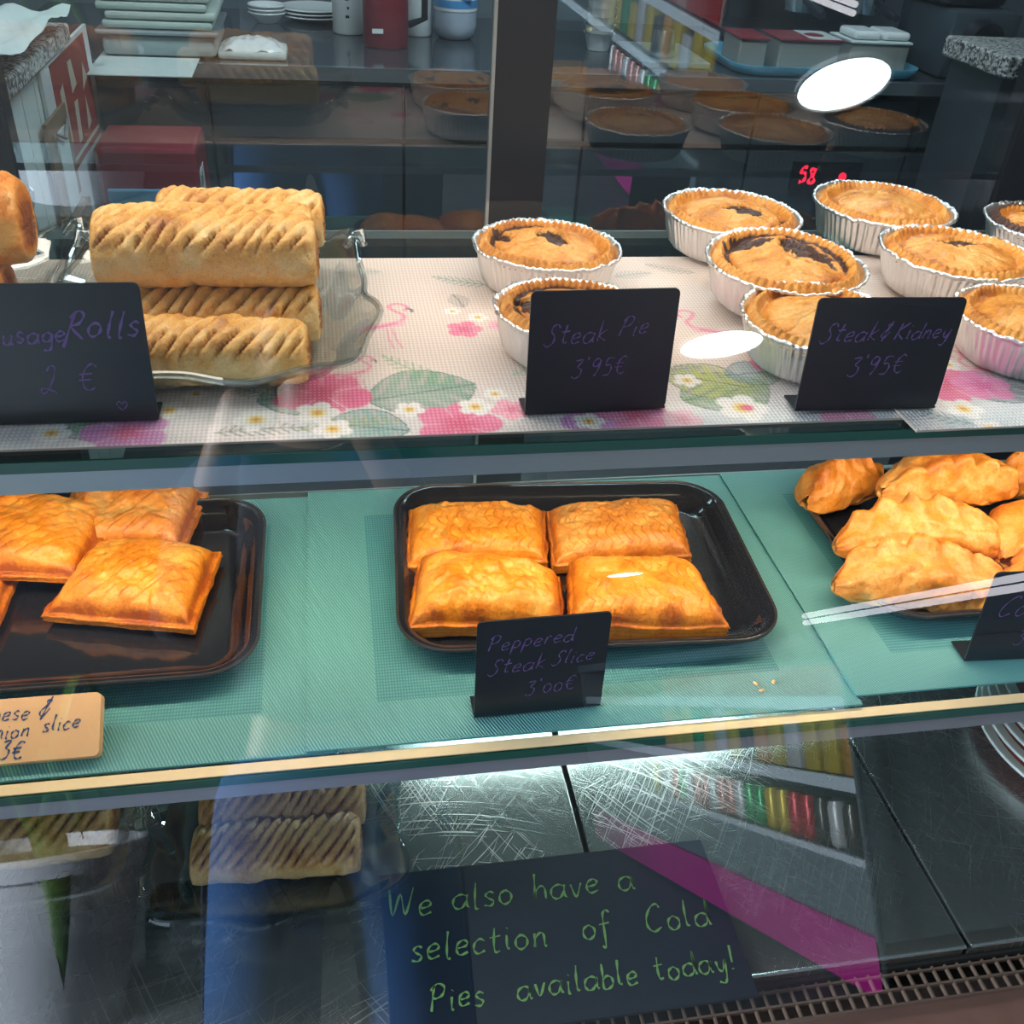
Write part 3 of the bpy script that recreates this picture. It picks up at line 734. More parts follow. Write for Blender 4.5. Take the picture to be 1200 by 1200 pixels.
# ------------------------------------------------------------------ printed flamingo mats
def paint(X, Y):
    """flat print in mat coordinates (metres on the shelf)"""
    n_ = lambda s, o: fbm(np.stack([X * s + o, Y * s, np.full_like(X, o)], -1))
    fr = sstep(.70, .60, Y)
    col = np.stack([.82 - .06 * fr, .66 + .05 * fr, .58 + .14 * fr], -1)
    wob = n_(38, 1.3); wob2 = n_(90, 5.1)
    def over(mask, c):
        nonlocal col
        m = np.clip(mask, 0, 1)[..., None]; col = col * (1 - m) + np.array(c) * m
    def at(px, py): p = atz(px, py, 1.2); return p[0], p[1]
    # pale blue wash towards the front
    over(sstep(.655, .60, Y + .05 * wob) * sstep(.42, .6, n_(14, 9)) * .5, (.48, .66, .74))
    def leafspray(cx, cy, ang, L, c, k=9, wd=.010):
        ca, sa = math.cos(ang), math.sin(ang); u = (X - cx) * ca + (Y - cy) * sa; v = -(X - cx) * sa + (Y - cy) * ca + .15 * (u ** 2) / L
        vein = np.exp(-(v / .0009) ** 2) * (u > 0) * (u < L)
        q = (u - np.abs(v) * .9) / (L / k); rib = np.exp(-(((q - np.floor(q)) - .5) / .17) ** 2) * (np.abs(v) < wd * np.sin(np.clip(u / L, 0, 1) * np.pi) ** .6) * (u > 0) * (u < L)
        over(np.maximum(vein, rib) * .85, c)
    def monstera(cx, cy, ang, L, c):
        ca, sa = math.cos(ang), math.sin(ang); u = (X - cx) * ca + (Y - cy) * sa; v = -(X - cx) * sa + (Y - cy) * ca
        w = L * .42 * np.sin(np.clip(u / L, 0, 1) * np.pi) ** .7
        q = (u - np.abs(v) * .6) / (L / 5.5); slot = np.exp(-(((q - np.floor(q)) - .5) / .15) ** 2) * (np.abs(v) > w * .3)
        body = (np.abs(v) < w) * (u > 0) * (u < L)
        over(body * (1 - slot) * (.35 + .75 * wob), c)
        edge = body * ((np.abs(np.abs(v) - w) < .0014) | (np.abs(v) < .0008)) ; over(edge * .8, (.03, .08, .09)); over(body * slot * .45, (.04, .09, .09))
    def hib(cx, cy, r, c1, c2, rot=0):
        dx, dy = X - cx, (Y - cy); a = np.arctan2(dy, dx) + rot; d = np.sqrt(dx ** 2 + dy ** 2)
        rad = r * (.78 + .26 * np.abs(np.cos(2.5 * a)) + .22 * (wob - .5))
        m = sstep(rad, rad * .9, d); over(m * (.75 + .4 * wob), c1); over(sstep(rad * .62, rad * .1, d) * m * .85, c2)
        over(np.exp(-((np.cos(2.5 * a)) / .10) ** 2) * m * .5 * (d > r * .2), (.95, .70, .78))
    def frang(cx, cy, r, rot=0, c=(.90, .87, .86)):
        dx, dy = X - cx, Y - cy; a = np.arctan2(dy, dx) + rot; d = np.sqrt(dx ** 2 + dy ** 2)
        rad = r * (.62 + .4 * np.abs(np.cos(2.5 * a)) ** .6); m = sstep(rad, rad * .85, d); over(m, c)
        over(sstep(r * .5, r * .12, d), (.85, .58, .03)); over(sstep(r * .2, r * .1, d) * .8, (.65, .25, .02))
    def flamingo(cx, cy, s, flip=1):
        def st(pts, w, c, al=1):
            P = catmull(pts, 6); D = np.full_like(X, 9.)
            for p, q in zip(P, P[1:]):
                p = np.array([cx + flip * p[0] * s, cy + p[1] * s]); q = np.array([cx + flip * q[0] * s, cy + q[1] * s]); e = q - p
                tt = np.clip(((X - p[0]) * e[0] + (Y - p[1]) * e[1]) / (e.dot(e) + 1e-12), 0, 1)
                D = np.minimum(D, np.hypot(X - p[0] - tt * e[0], Y - p[1] - tt * e[1]))
            over(sstep(w * s, w * s * .6, D) * al, c)
        st([(.75, 2.3), (.9, 2.8), (.4, 3.2), (-.1, 2.9), (.1, 2.3), (.6, 1.7), (.5, 1.0), (0, .7)], .16, (.86, .25, .38), .9)
        st([(.3, .6), (-.3, .45), (-1.0, .2), (-1.7, -.2)], .42, (.90, .42, .52), .8)
        st([(.1, .6), (-.6, .3), (-1.5, -.1)], .16, (.84, .17, .33), .9)
        st([(-.4, 0), (-.35, -1.3), (-.2, -2.4)], .07, (.85, .30, .42)); st([(-.1, 0), (0, -1.2), (.25, -2.4)], .07, (.85, .30, .42))
        st([(.9, 2.55), (1.15, 2.35), (1.1, 2.1)], .11, (.08, .05, .06))
    for px, py, an, L, c in [(430, 470, .25, .085, (.10, .30, .20)), (300, 470, .1, .06, (.10, .32, .20)), (800, 470, .3, .08, (.12, .32, .12)), (880, 455, 2.7, .07, (.45, .50, .10)), (480, 505, 2.9, .06, (.15, .38, .36)), (1150, 470, .6, .07, (.05, .12, .16)), (850, 440, .1, .05, (.18, .42, .50)), (60, 505, .3, .05, (.16, .35, .22))]:
        x_, y_ = at(px, py); monstera(x_, y_, an, L, c)
    for px, py, an, L, c in [(530, 450, 2.5, .07, (.22, .42, .20)), (600, 440, .6, .07, (.35, .55, .40)), (330, 465, 2.8, .05, (.10, .28, .16)), (60, 330, .3, .05, (.30, .36, .32)), (100, 325, 2.9, .04, (.30, .36, .32)), (395, 320, .2, .04, (.30, .36, .32)), (720, 325, .4, .04, (.25, .30, .28)), (815, 320, 2.8, .05, (.25, .30, .28)), (580, 335, 2.9, .06, (.12, .25, .20)), (530, 345, -1.2, .03, (.05, .10, .10)), (870, 470, .9, .08, (.35, .42, .08)), (900, 480, 2.3, .05, (.2, .35, .1)), (760, 440, .4, .05, (.1, .2, .2)), (250, 508, .2, .06, (.08, .15, .10)), (350, 505, .3, .07, (.30, .33, .10)), (1140, 500, 2.6, .06, (.1, .25, .2))]:
        x_, y_ = at(px, py); leafspray(x_, y_, an, L, c)
    for px, py, r, c1, c2, ro in [(378, 462, .036, (.84, .10, .28), (.66, .02, .14), .3), (538, 497, .032, (.86, .14, .34), (.72, .03, .16), 0), (150, 506, .030, (.64, .22, .55), (.80, .08, .22), .6), (545, 386, .016, (.86, .16, .32), (.70, .05, .14), 0), (585, 382, .011, (.90, .42, .52), (.8, .2, .3), .4), (700, 488, .030, (.60, .25, .62), (.72, .14, .36), .2), (745, 486, .026, (.80, .20, .42), (.74, .05, .16), .9),
                                (1105, 452, .034, (.84, .12, .34), (.66, .03, .16), .5), (1150, 455, .026, (.84, .20, .50), (.70, .05, .3), 1), (895, 428, .012, (.82, .20, .36), (.7, .05, .2), 0), (800, 492, .016, (.85, .5, .6), (.8, .3, .4), .2), (600, 480, .016, (.88, .32, .46), (.75, .1, .25), .5), (1010, 500, .03, (.85, .3, .5), (.7, .1, .2), .1), (-40, 470, .03, (.84, .2, .3), (.7, .03, .1), .2)]:
        x_, y_ = at(px, py); hib(x_, y_, r, c1, c2, ro)
    for px, py, r, ro in [(198, 481, .014, .2), (300, 492, .017, .5), (372, 484, .017, 0), (390, 503, .015, .4), (557, 477, .014, 0), (580, 462, .010, .4), (560, 372, .010, .2), (60, 508, .014, .1), (230, 462, .010, .1), (805, 446, .012, .3), (870, 478, .022, .1), (1128, 482, .017, .2), (1160, 505, .014, .5), (690, 494, .013, 0), (530, 365, .008, 0), (1110, 430, .012, 0), (480, 480, .012, .3), (640, 430, .012, .2)]:
        x_, y_ = at(px, py); frang(x_, y_, r, ro)
    x_, y_ = at(876, 478); over(sstep(.006, .003, np.hypot(X - x_, Y - y_)), (.80, .08, .25))
    for px, py, s, fl in [(462, 385, .0155, 1), (828, 392, .0155, -1), (425, 440, .010, 1), (1150, 440, .013, -1), (20, 370, .012, 1)]:
        x_, y_ = at(px, py); flamingo(x_, y_, s, fl)
    return np.clip(col, 0, 1)
def print_mat(label, x0, x1, y0, y1, z, rot=0):
    cx, cy = (x0 + x1) / 2, (y0 + y1) / 2
    nx, ny = int((x1 - x0) / .0014), int((y1 - y0) / .0014)
    xs, ys = np.linspace(x0, x1, nx), np.linspace(y0, y1, ny); X, Y = np.meshgrid(xs, ys, indexing='ij')
    ca, sa = math.cos(rot), math.sin(rot)
    col = paint(cx + (X - cx) * ca - (Y - cy) * sa, cy + (X - cx) * sa + (Y - cy) * ca)
    V = np.stack([X - cx, Y - cy, np.zeros_like(X)], -1).reshape(-1, 3)
    F = [f[::-1] for f in grid_faces(nx, ny)]
    t = thing('placemat', label, 'placemat', (cx, cy, z), (0, 0, rot))
    mesh('printed_top', V, F, MT['print'], t, False, print=col.reshape(-1, 3))
    BM().box(x0 - cx, x1 - cx, y0 - cy, y1 - cy, -.0016, -.0002).done('backing', MT['card_core'], t)
    return t
print_mat('pale pink woven placemat printed with flamingos and hibiscus, under the clear platter of sausage rolls', -.45, .455, .579, .908, 1.2002)
print_mat('flamingo-print woven placemat under the right-hand pies, corner hanging over the shelf edge', .415, .80, .560, .905, 1.2022, .015)

# ------------------------------------------------------------------ turquoise mats
def turq(label, cx, cy, a, b, z, rot=0, bx=.055, by=.045):
    t = thing('placemat', label, 'placemat', (cx, cy, z), (0, 0, rot), None)
    V = []; Z = []; F = []
    def q(x0, x1, y0, y1, zone):
        k = len(V); V.extend([(x0, y0, 0), (x1, y0, 0), (x1, y1, 0), (x0, y1, 0)]); Z.extend([zone] * 4); F.append((k, k + 1, k + 2, k + 3))
    q(-a + bx, a - bx, -b + by, b - by, 0); q(-a, a, -b, -b + by, 1); q(-a, a, b - by, b, 1); q(-a, -a + bx, -b + by, b - by, 1); q(a - bx, a, -b + by, b - by, 1)
    mesh('woven_top', V, F, MT['turq'], t, False, zone=Z)
    BM().box(-a, a, -b, b, -.0018, -.0001).done('backing', MT['turq_back'], t)
    return t
MT['turq_back'] = plain('turquoise_backing', (.05, .25, .27), .7)
turq('turquoise woven placemat under the leftmost black tray, behind the peach card', -.235, .675, .22, .170, .9705, .0)
turq('turquoise woven placemat under the middle black tray', .19, .676, .225, .172, .9732, -.005)
turq('turquoise woven placemat lying topmost at the right, under the tray of pasties', .633, .678, .222, .168, .9762, .0)

# ================================================================== UPPER SHELF FOOD
make_platter('clear leaf-edged platter holding the stack of five sausage rolls', -.090, .742, 1.2022, .120, .124, 0, seed=1)
make_platter('clear platter cut by the left picture edge, beside the sausage rolls', -.335, .78, 1.2022, .125, .115, .0, seed=2)
G1 = 'sausage rolls stacked on the upper clear platter'
ZR = 1.206
make_roll('pale golden scored sausage roll lowest and front in the upper stack', (-.094, .664, ZR), .150, .028, .023, 1, -.02, group=G1, tilt=(.06, 0))
make_roll('darker browned scored sausage roll directly behind the front lowest one', (-.088, .722, ZR + .002), .155, .028, .024, 2, .0, group=G1)
make_roll('large pale golden sausage roll lying on top of the stack', (-.089, .735, ZR + .044), .158, .030, .027, 3, -.01, group=G1)
make_roll('golden sausage roll behind the topmost one in the upper stack', (-.096, .790, ZR + .036), .166, .028, .026, 4, .01, group=G1)
make_roll('sausage roll furthest back in the upper stack, only its top visible', (-.072, .848, ZR + .030), .135, .026, .026, 5, .0, group=G1)
t_ = atz(0, 290, 1.26)
make_roll('thick flaky pastry roll on the left-edge clear platter, cut end with filling showing', (-.330, .795, ZR + .036), .20, .036, .038, 6, .05, mat='slice_b', skew=.3)
make_roll('flaky pastry roll lying below the thick one on the left-edge clear platter', (-.342, .768, ZR), .19, .036, .026, 8, .04, mat='slice_b', skew=.3)

pies = [  # px, py, ztop, D, label, blobs, valley, seed, tilt, rot, group
 (641, 288, 1.237, .133, 'meat pie in foil at the back left of the pies, leaf decoration in the middle', [(.05, .1, .27, 1.9, 1.35), (-.62, .28, .2, 2, 1.6)], .45, 1, (0, 0), .0),
 (674, 366, 1.237, .130, 'meat pie in foil half hidden behind the Steak Pie card', [(-.62, .15, .24, 1.5, 1.5), (.45, .40, .24, .2, 1.3)], .6, 2, (0, .02), .0),
 (857, 250, 1.239, .143, 'meat pie in foil with small dark hole, left of the rear pair', [(.05, -.15, .30, -.3, 1.5)], .25, 3, (0, 0), .0),
 (920, 306, 1.246, .146, 'meat pie in foil with large dark gravy patches, overlapping the pie behind', [(-.28, .50, .38, .1, 1.5), (.36, .20, .50, -.9, 1.15), (.08, .40, .30, -.3, 1.5)], .72, 4, (.03, .0), .0),
 (1035, 240, 1.240, .152, 'meat pie in foil with unbroken domed lid, right of the rear pair', [], .12, 5, (0, 0), .7),
 (1123, 297, 1.240, .148, 'meat pie in foil with small dark slit in the middle of its lid', [(.05, .10, .27, -.15, 1.9)], .12, 6, (0, .01), .0),
 (965, 372, 1.241, .132, 'meat pie in foil half hidden behind the Steak & Kidney card', [], .1, 7, (.02, -.02), .4),
 (1216, 372, 1.238, .136, 'meat pie in foil cut by the right picture edge, front row', [], .1, 8, (0, 0), .9),
 (1243, 266, 1.238, .150, 'meat pie with scorched dark rim at the right picture edge, back row', [(.3, -.2, .3, .5, 1.4)], .5, 9, (0, 0), .3)]
for px, py, zt, D, lab, bl, val, sd, ti, ro in pies:
    p = atz(px, py, zt)
    make_pie(lab, (p[0], p[1], 1.2025 + (zt - 1.237) * 1.0), D, .0345, sd, bl, val, ro, ti, 'meat pies in foil tins', scorched=(sd == 9))

make_card('black card lettered Sausage Rolls 2€ with a small heart', -.247, -.120, .608, 1.2024, .094,
          [('Sausage', .16, .58, .14, .02, 1.5, 1.7), ('Rolls', .60, .62, .19, .0, 3, 1.9), ('2 €', .44, .22, .2, .02, 2, 1.2), ('*', .80, .07, .09, 0, 0, .8)], lean=.10)
make_card('black card lettered Steak Pie 3\'95€', .132, .238, .600, 1.2024, .090,
          [('Steak', .10, .57, .165, .04, 2, 1.1), ('Pie', .60, .63, .15, .04, 3, 1.0), ("3'95€", .30, .30, .15, .02, 1.5, 1.1)], lean=.08, yaw=.03)
make_card('black card lettered Steak & Kidney 3\'95€', .334, .447, .586, 1.2044, .086,
          [('Steak', .06, .62, .165, .02, 3, 1.1), ('&', .46, .64, .14, .02, 2, 1.0), ('Kidney', .56, .64, .145, .02, 2.5, 1.1), ("3'95€", .30, .32, .17, .02, 1.5, 1.1)], lean=.07, yaw=-.02)

# ================================================================== LOWER SHELF FOOD
make_tray('black rounded tray at the left, holding the diagonal-scored slices', -.255, .695, .972, .183, .122, .0)
make_tray('black rounded tray in the middle, holding four peppered steak slices', .2115, .6925, .9745, .167, .122, -.055)
make_tray('black rounded tray at the right, piled with pasties', .640, .690, .9775, .176, .118, .0)
ZT = .9785
def quad(pts, z, zf=None): return [tuple(atz(x, y, z if i < 2 else (zf or z - .018))[:2]) for i, (x, y) in enumerate(pts)]
G2 = 'peppered steak slices on the middle tray'
make_slice('rectangular scallop-scored slice at the back left of the middle tray', quad([(481, 594), (637, 597), (640, 664), (477, 670)], .994, .985), ZT, .034, .013, 'scallop', 1, 'slice', G2)
make_slice('scallop-scored slice at the back right of the middle tray, torn near its front edge', quad([(641, 597), (792, 588), (808, 656), (648, 668)], .993, .985), ZT, .033, .012, 'scallop', 2, 'slice_b', G2)
make_slice('bright orange bulging slice at the front left of the middle tray', quad([(492, 650), (656, 670), (661, 742), (477, 748)], .996, .981), ZT + .001, .040, .011, 'none', 3, 'slice', G2, warp=.004)
make_slice('slice with layered side at the front right of the middle tray', quad([(668, 656), (812, 660), (850, 752), (666, 752)], 1.001, .981), ZT + .001, .040, .020, 'scallop', 4, 'slice', G2, warp=.003)
G3 = 'diagonal-scored slices on the left tray'
make_slice('diagonal-scored slice lying on the other two, cut by the left picture edge', quad([(-58, 574), (138, 594), (92, 672), (-120, 668)], 1.006, 1.006), ZT + .018, .031, .009, 'diag', 5, 'slice', G3, False, tilt=(.03, .04))
make_slice('diagonal-scored slice at the back of the left tray', quad([(88, 570), (243, 578), (214, 645), (60, 650)], .990, .990), ZT + .004, .034, .009, 'diag', 6, 'slice_b', G3, False)
make_slice('diamond-set diagonal-scored slice at the front of the left tray', quad([(112, 640), (258, 646), (226, 738), (50, 722)], .989, .987), ZT + .001, .036, .009, 'diag', 7, 'slice', G3, False)
make_slice('diagonal-scored slice of which only a sliver shows at the left picture edge', quad([(-110, 668), (22, 668), (-6, 735), (-150, 730)], .988, .988), ZT + .001, .030, .009, 'diag', 8, 'slice', G3, False)

G4 = 'pasties piled on the right tray'
ZP = .9815
def pasty(lab, px, py, z, L, D, H, seed, rz, tilt=(0, 0), **kw):
    p = atz(px, py, z + H * .5); return make_pasty(lab, (p[0], p[1], z), L, D, H, seed, rz, tilt, G4, **kw)
pasty('crimped pasty at the front of the pile, pointed end to the left', 1082, 682, ZP, .172, .062, .046, 1, -.18, crimp_a=1.15, tilt=(0, .05))
pasty('pasty with scalloped crimp across its top, behind the front one', 1078, 626, ZP + .018, .170, .066, .046, 2, -.10, crimp_a=1.25, tilt=(.1, 0), F_=.008)
pasty('small pasty at the back left of the pile', 985, 566, ZP + .008, .105, .062, .044, 3, .30, crimp_a=1.7)
pasty('large smooth pasty topmost at the back of the pile', 1110, 560, ZP + .038, .150, .070, .046, 4, .0, crimp_a=2.0, F_=.007)
pasty('pasty at the right of the pile below the topmost one', 1212, 622, ZP + .018, .12, .070, .046, 5, .5, crimp_a=1.9)
pasty('pasty at the back right corner of the pile, cut by the picture edge', 1240, 560, ZP + .02, .13, .066, .05, 6, -.3, crimp_a=1.6)
pasty('pasty just behind the black card cut by the right picture edge', 1225, 690, ZP + .004, .10, .060, .042, 7, .3, crimp_a=1.5)

make_card('black card lettered Peppered Steak Slice 3\'00€', .093, .1955, .522, .9764, .0935,
          [('Peppered', .08, .70, .145, .06, 2, 1.0), ('Steak', .09, .45, .155, .06, 2.5, 1.0), ('Slice', .57, .50, .14, .05, 3, .9), ("3'00€", .38, .20, .15, .03, 1.5, 1.0)], lean=.06, yaw=.02)
make_card('black card cut by the right picture edge, lettered Co above a 3', .524, .632, .533, .9786, .092,
          [('Cornish', .12, .50, .22, .04, 3, 1.1), ("3'00€", .36, .18, .17, .03, 1.5, 1.0)], lean=.08, foot=.024, yaw=-.05)
pt = aty(122, 810, .552); hb = math.hypot(pt[1] - .513, pt[2] - .980)
make_card('thick peach board lettered cheese and onion slice 3€, cut by the left picture edge', -.345, float(pt[0]) - .002, .513, .979, hb,
          [('Cheese', .44, .64, .25, .02, 2, 1.3), ('&', .73, .66, .28, .02, 3, 1.3), ('Onion', .50, .37, .24, .02, 2, 1.3), ('slice', .755, .44, .24, .02, 2, 1.3), ('3€', .58, .06, .27, .02, 2, 1.4)],
          lean=math.atan2(pt[1] - .513, pt[2] - .980), mat='peach', pen='blue_pen', foot=0, th=.011)
# crumbs on the mat
for i, (px, py) in enumerate([(893, 808), (907, 798), (886, 800)]):
    p = atz(px, py, .975); b_ = BM(); b_.lathe([(0, 0), (.0018, .0006), (.0012, .0016), (0, .002)], 7)
    c_ = b_.done('crumb', MT['flaky'], None, True); c_.location = (p[0], p[1], .9733); c_.scale = (1.6, 1, 1); c_.rotation_euler = (0, 0, i)
    tag(c_, 'tiny pastry crumb on the turquoise mat in front of the middle tray', 'crumb', 'pastry crumbs')

# ================================================================== DECK
make_platter('clear platter on the steel deck holding two sausage rolls, left of the blackboard', -.075, .585, .7505, .115, .090, 0, seed=3)
make_platter('clear platter on the steel deck at the left picture edge', -.345, .63, .7505, .145, .095, .0, seed=4)
G5 = 'sausage rolls on the steel deck'
make_roll('paler scored sausage roll at the back of the deck platter', (-.068, .618, .757), .150, .031, .026, 11, -.02, 'roll_dim', G5, period=.0105)
make_roll('browner flat sausage roll at the front of the deck platter', (-.073, .569, .756), .148, .029, .022, 12, -.04, 'roll_dim', G5, period=.0105)
make_roll('sausage roll at the back of the left-edge deck platter', (-.305, .668, .757), .170, .031, .026, 13, .0, 'roll_dim', G5)
make_roll('sausage roll at the front of the left-edge deck platter', (-.305, .612, .757), .170, .033, .027, 14, .0, 'roll_dim', G5)

bd = thing('blackboard', 'black board chalked We also have a selection of Cold Pies available today!', 'blackboard', (.168, .462, .7522), (0, 0, 0))
BM().box(-.151, .158, -.076, .080, 0, .0035, .001).done('panel', MT['slate'], bd)
def flat(u, v, off=0): return (u, v, .0036 + off)
writing([('We also have a', -.147, .035, .0265, -.0, 1, .0021), ('selection  of  Cold', -.130, -.008, .0255, -.0, 1, .0021), ('Pies  available today!', -.118, -.052, .0218, .0, 1, .0021)], MT['green_chalk'], bd, flat)

# stack of red-rimmed plates at the right edge
plc = (.800, .610)
for i in range(5):
    t = thing('dinner_plate', ['lowest', 'second from bottom', 'middle', 'second from top', 'topmost'][i] + ' red glazed plate with white rim in the stack on the deck', 'plate', (plc[0] + .006 * i, plc[1] + .004 * i, .7505 + i * .0105), (0, 0, 0), 'red glazed plates stacked on the deck')
    BM().lathe([(0, 0), (.075, 0), (.082, .003), (.118, .014), (.120, .0155), (.116, .0165), (.080, .006), (0, .005)], 72).done('plate_body', MT['redrim'], t, True)
    BM().lathe([(.110, .0130), (.1215, .0152), (.1225, .0170), (.1205, .0180), (.108, .0148), (.110, .0130)], 72).done('white_rim', MT['white'], t, True)

# ================================================================== BEHIND THE CASE
CT = .95
cab = thing('back_counter', 'long dark steel back counter with bright front edge under the kettle and cups', 'counter', (0, 0, 0))
BM().box(-.9, 3.6, 3.02, 3.92, CT - .04, CT).done('worktop', MT['counter'], cab)
BM().box(-.9, 3.6, 3.0, 3.02, CT - .035, CT + .001).done('front_edge', MT['brightsteel'], cab)
BM().box(-.9, 3.6, 3.06, 3.9, .08, CT - .04).done('body', MT['pit'], cab)
for i in range(8):
    x0 = -.86 + i * .55
    d = BM().box(x0, x0 + .54, 3.035, 3.06, .12, CT - .22).done('door', MT['darksteel'], cab)
    BM().box(x0, x0 + .54, 3.035, 3.06, CT - .20, CT - .06).done('drawer', MT['darksteel'], cab)
# little red display let into the cabinet front
pL = aty(947, 206, 3.03)
dsp = thing('thermostat', 'small black thermostat with red digits 58 on the back cabinet', 'thermostat', (pL[0], 3.03, pL[2]))
BM().box(-.06, .18, -.006, .003, -.045, .045).done('housing', MT['black'], dsp)
def front(u, v, off=0): return (u, -.0065 - off, v)
writing([("58", -.035, -.022, .050, 0, 0, .012)], MT['led'], dsp, front, name='digits')
b_ = BM(); b_.lathe([(0, 0), (.014, 0), (.012, .006), (0, .008)], 12); dd = b_.done('indicator', MT['led'], dsp, True); dd.rotation_euler = (math.pi / 2, 0, 0); dd.location = (.118, -.006, 0)

def mug(label, px, py, r, h, side=1):
    p = atz(px, py, CT); t = thing('mug', label, 'mug', (p[0], p[1] + r, CT + .001))
    BM().lathe([(0, 0), (r * .92, 0), (r, .006), (r, h), (r * .93, h), (r * .93, .008), (0, .008)], 32).done('cup', MT['white'], t, True)
    BM().tube([(side * r * .95, -r * .3, h * .85), (side * r * 1.5, -r * .45, h * .8), (side * r * 1.65, -r * .5, h * .5), (side * r * 1.4, -r * .45, h * .22), (side * r * .93, -r * .3, h * .15)], .008, 8).done('handle', MT['white'], t, True)
    return t
m1 = mug('patterned white mug left of the red jug', 410, 42, .053, .17)
for k in range(4): BM().box(-.012 + .006 * (k % 2), .0, -.0535, -.052, .05 + k * .025, .058 + k * .025).done('mark', MT['black'], m1)
mug('plain white mug right of the red jug', 491, 44, .048, .13, -1)
p = atz(454, 59, CT)
jg = thing('insulated_jug', 'tall dark red insulated jug on the back counter', 'jug', (p[0], p[1] + .07, CT + .001))
BM().lathe([(0, 0), (.066, 0), (.070, .008), (.070, .22), (.062, .27), (.04, .30), (.04, .33), (0, .34)], 36).done('body', MT['red'], jg, True)
BM().tube([(.066, 0, .24), (.12, 0, .23), (.12, 0, .08), (.068, 0, .06)], .011, 8).done('handle', MT['black'], jg, True)
BM().box(-.045, -.012, -.0715, -.069, .045, .058).done('emblem', MT['white'], jg)
p = atz(536, 49, CT)
bt = thing('water_bottle', 'large clear water bottle with blue and white label', 'bottle', (p[0], p[1] + .07, CT + .001))
BM().lathe([(0, .008), (.05, 0), (.066, .015), (.070, .04), (.070, .25), (.05, .31), (.018, .35), (.018, .37), (0, .37)], 32).done('body', plain('bottle_plastic', (.42, .47, .56), .15), bt, True)
BM().lathe([(.071, .085), (.0715, .085), (.0715, .24), (.071, .24)], 32).done('label_sleeve', MT['white'], bt, True)
for z0 in (.095, .215): BM().lathe([(.072, z0), (.0723, z0), (.0723, z0 + .022), (.072, z0 + .022)], 32).done('blue_band', plain('label_blue', (.06, .28, .60), .4), bt, True)
BM().box(.012, .045, -.0735, -.060, .12, .21).done('blue_patch', plain('label_blue2', (.08, .30, .62), .4), bt)
BM().lathe([(0, .37), (.02, .37), (.02, .395), (0, .395)], 20).done('cap', plain('cap_blue', (.05, .2, .5), .4), bt, True)
def dishes(label1, px, py, r, n, h, grp, bowl=False):
    p = atz(px, py, CT)
    for i in range(n):
        b_ = BM()
        b_.lathe([(0, 0), (r * .55, 0), (r, h), (r * .97, h + .003), (r * .5, .006), (0, .006)], 40)
        o = b_.done('bowl' if bowl else 'plate', MT['white'], None, True); o.location = (p[0], p[1] + r, CT + .001 + i * (.011))
        tag(o, label1 % (['lowest', 'middle', 'topmost'][i + (0 if n == 3 else (i > 0))]), 'bowl' if bowl else 'plate', grp)
dishes('%s of the small white bowls left of the plates on the counter', 313, 30, .062, 3, .03, 'white bowls on the back counter', True)
dishes('%s white plate of the stack beside the patterned mug', 368, 30, .115, 3, .016, 'white plates on the back counter')
p = atz(709, 62, CT)
ORD = ['lowest', 'second from bottom', 'third from bottom', 'fourth from bottom', 'fifth from bottom', 'sixth from bottom', 'seventh from bottom', 'eighth from bottom', 'ninth from bottom', 'tenth from bottom', 'topmost']
for i in range(11):
    o = BM().lathe([(0, 0), (.035, 0), (.050, .05), (.053, .052), (.048, .05), (.033, .004), (0, .004)], 28).done('coffee_cup', MT['white'], None, True)
    o.location = (p[0] - .012, p[1] + .05, CT + .001 + i * .0245); tag(o, ORD[i] + ' white cup nested in the tall stack right of the dark upright', 'cup', 'white cups in the tall stack')

# newspapers and linen at the counter's left end
pa, pb = atz(105, 88, CT), atz(250, 88, CT)
nx0, nx1, ny0 = pa[0], pb[0], 3.03
sh = BM().box(nx0 - .01, nx1 - .05, 2.82, 3.30, .0, .0025).done('paper_sheet', MT['paper'], None); sh.location = (0, 0, CT + .002); sh.rotation_euler = (0, 0, 0)
tag(sh, 'sheet of white paper hanging out over the counter edge under the crate', 'paper')
cr = thing('plastic_crate', 'pale grey plastic crate under the folded linen', 'crate', ((nx0 + nx1) / 2, 3.17, CT + .006))
wd = (nx1 - nx0)
BM().box(-wd / 2, wd / 2, -.13, .2, 0, .055, .018).done('base', plain('crate_grey', (.33, .40, .40), .5), cr, True)
BM().box(-wd / 2 - .01, wd / 2 + .01, -.14, .21, .056, .068, .005).done('rim', MT['alu'], cr)
for i in range(5):
    dx = .012 * math.sin(i * 2.1); o = BM().box(-wd / 2 + .01, wd / 2 - .005, -.13, .2, 0, .020, .008).done('folded_linen', plain('linen_%d' % i, (.46 + .03 * (i % 2), .56, .50), .85, var=.1), None, True)
    o.location = ((nx0 + nx1) / 2 + dx, 3.17, CT + .076 + i * .0225); tag(o, ['lowest', 'second', 'third', 'fourth', 'topmost'][i] + ' pale green folded cloth of the pile in the crate', 'cloth', 'folded cloths on the back counter')
o = BM().box(-.05, .05, -.04, .06, 0, .03, .006).done('black_box', MT['black'], None); o.location = ((nx0 + nx1) / 2 + .03, 3.1, CT + .190); tag(o, 'small black box on top of the folded cloths', 'box')
pc = atz(297, 67, CT)
tb = thing('wrapped_bread', 'white paper parcel on a pale tub beside the folded cloths', 'parcel', (pc[0], 3.13, CT + .001))
BM().box(-.095, .095, -.07, .08, 0, .022, .008).done('tub', MT['paper'], tb, True)
V = []; 
for i in range(24):
    for j in range(14):
        x_, y_ = -.085 + .17 * i / 23, -.065 + .13 * j / 13; V.append((x_, y_, .024 + .022 * (1 - abs(2 * i / 23 - 1) ** 4) * (1 - abs(2 * j / 13 - 1) ** 4) + .012 * (vn(np.array([i * .6, j * .6, 2.])) - .5)))
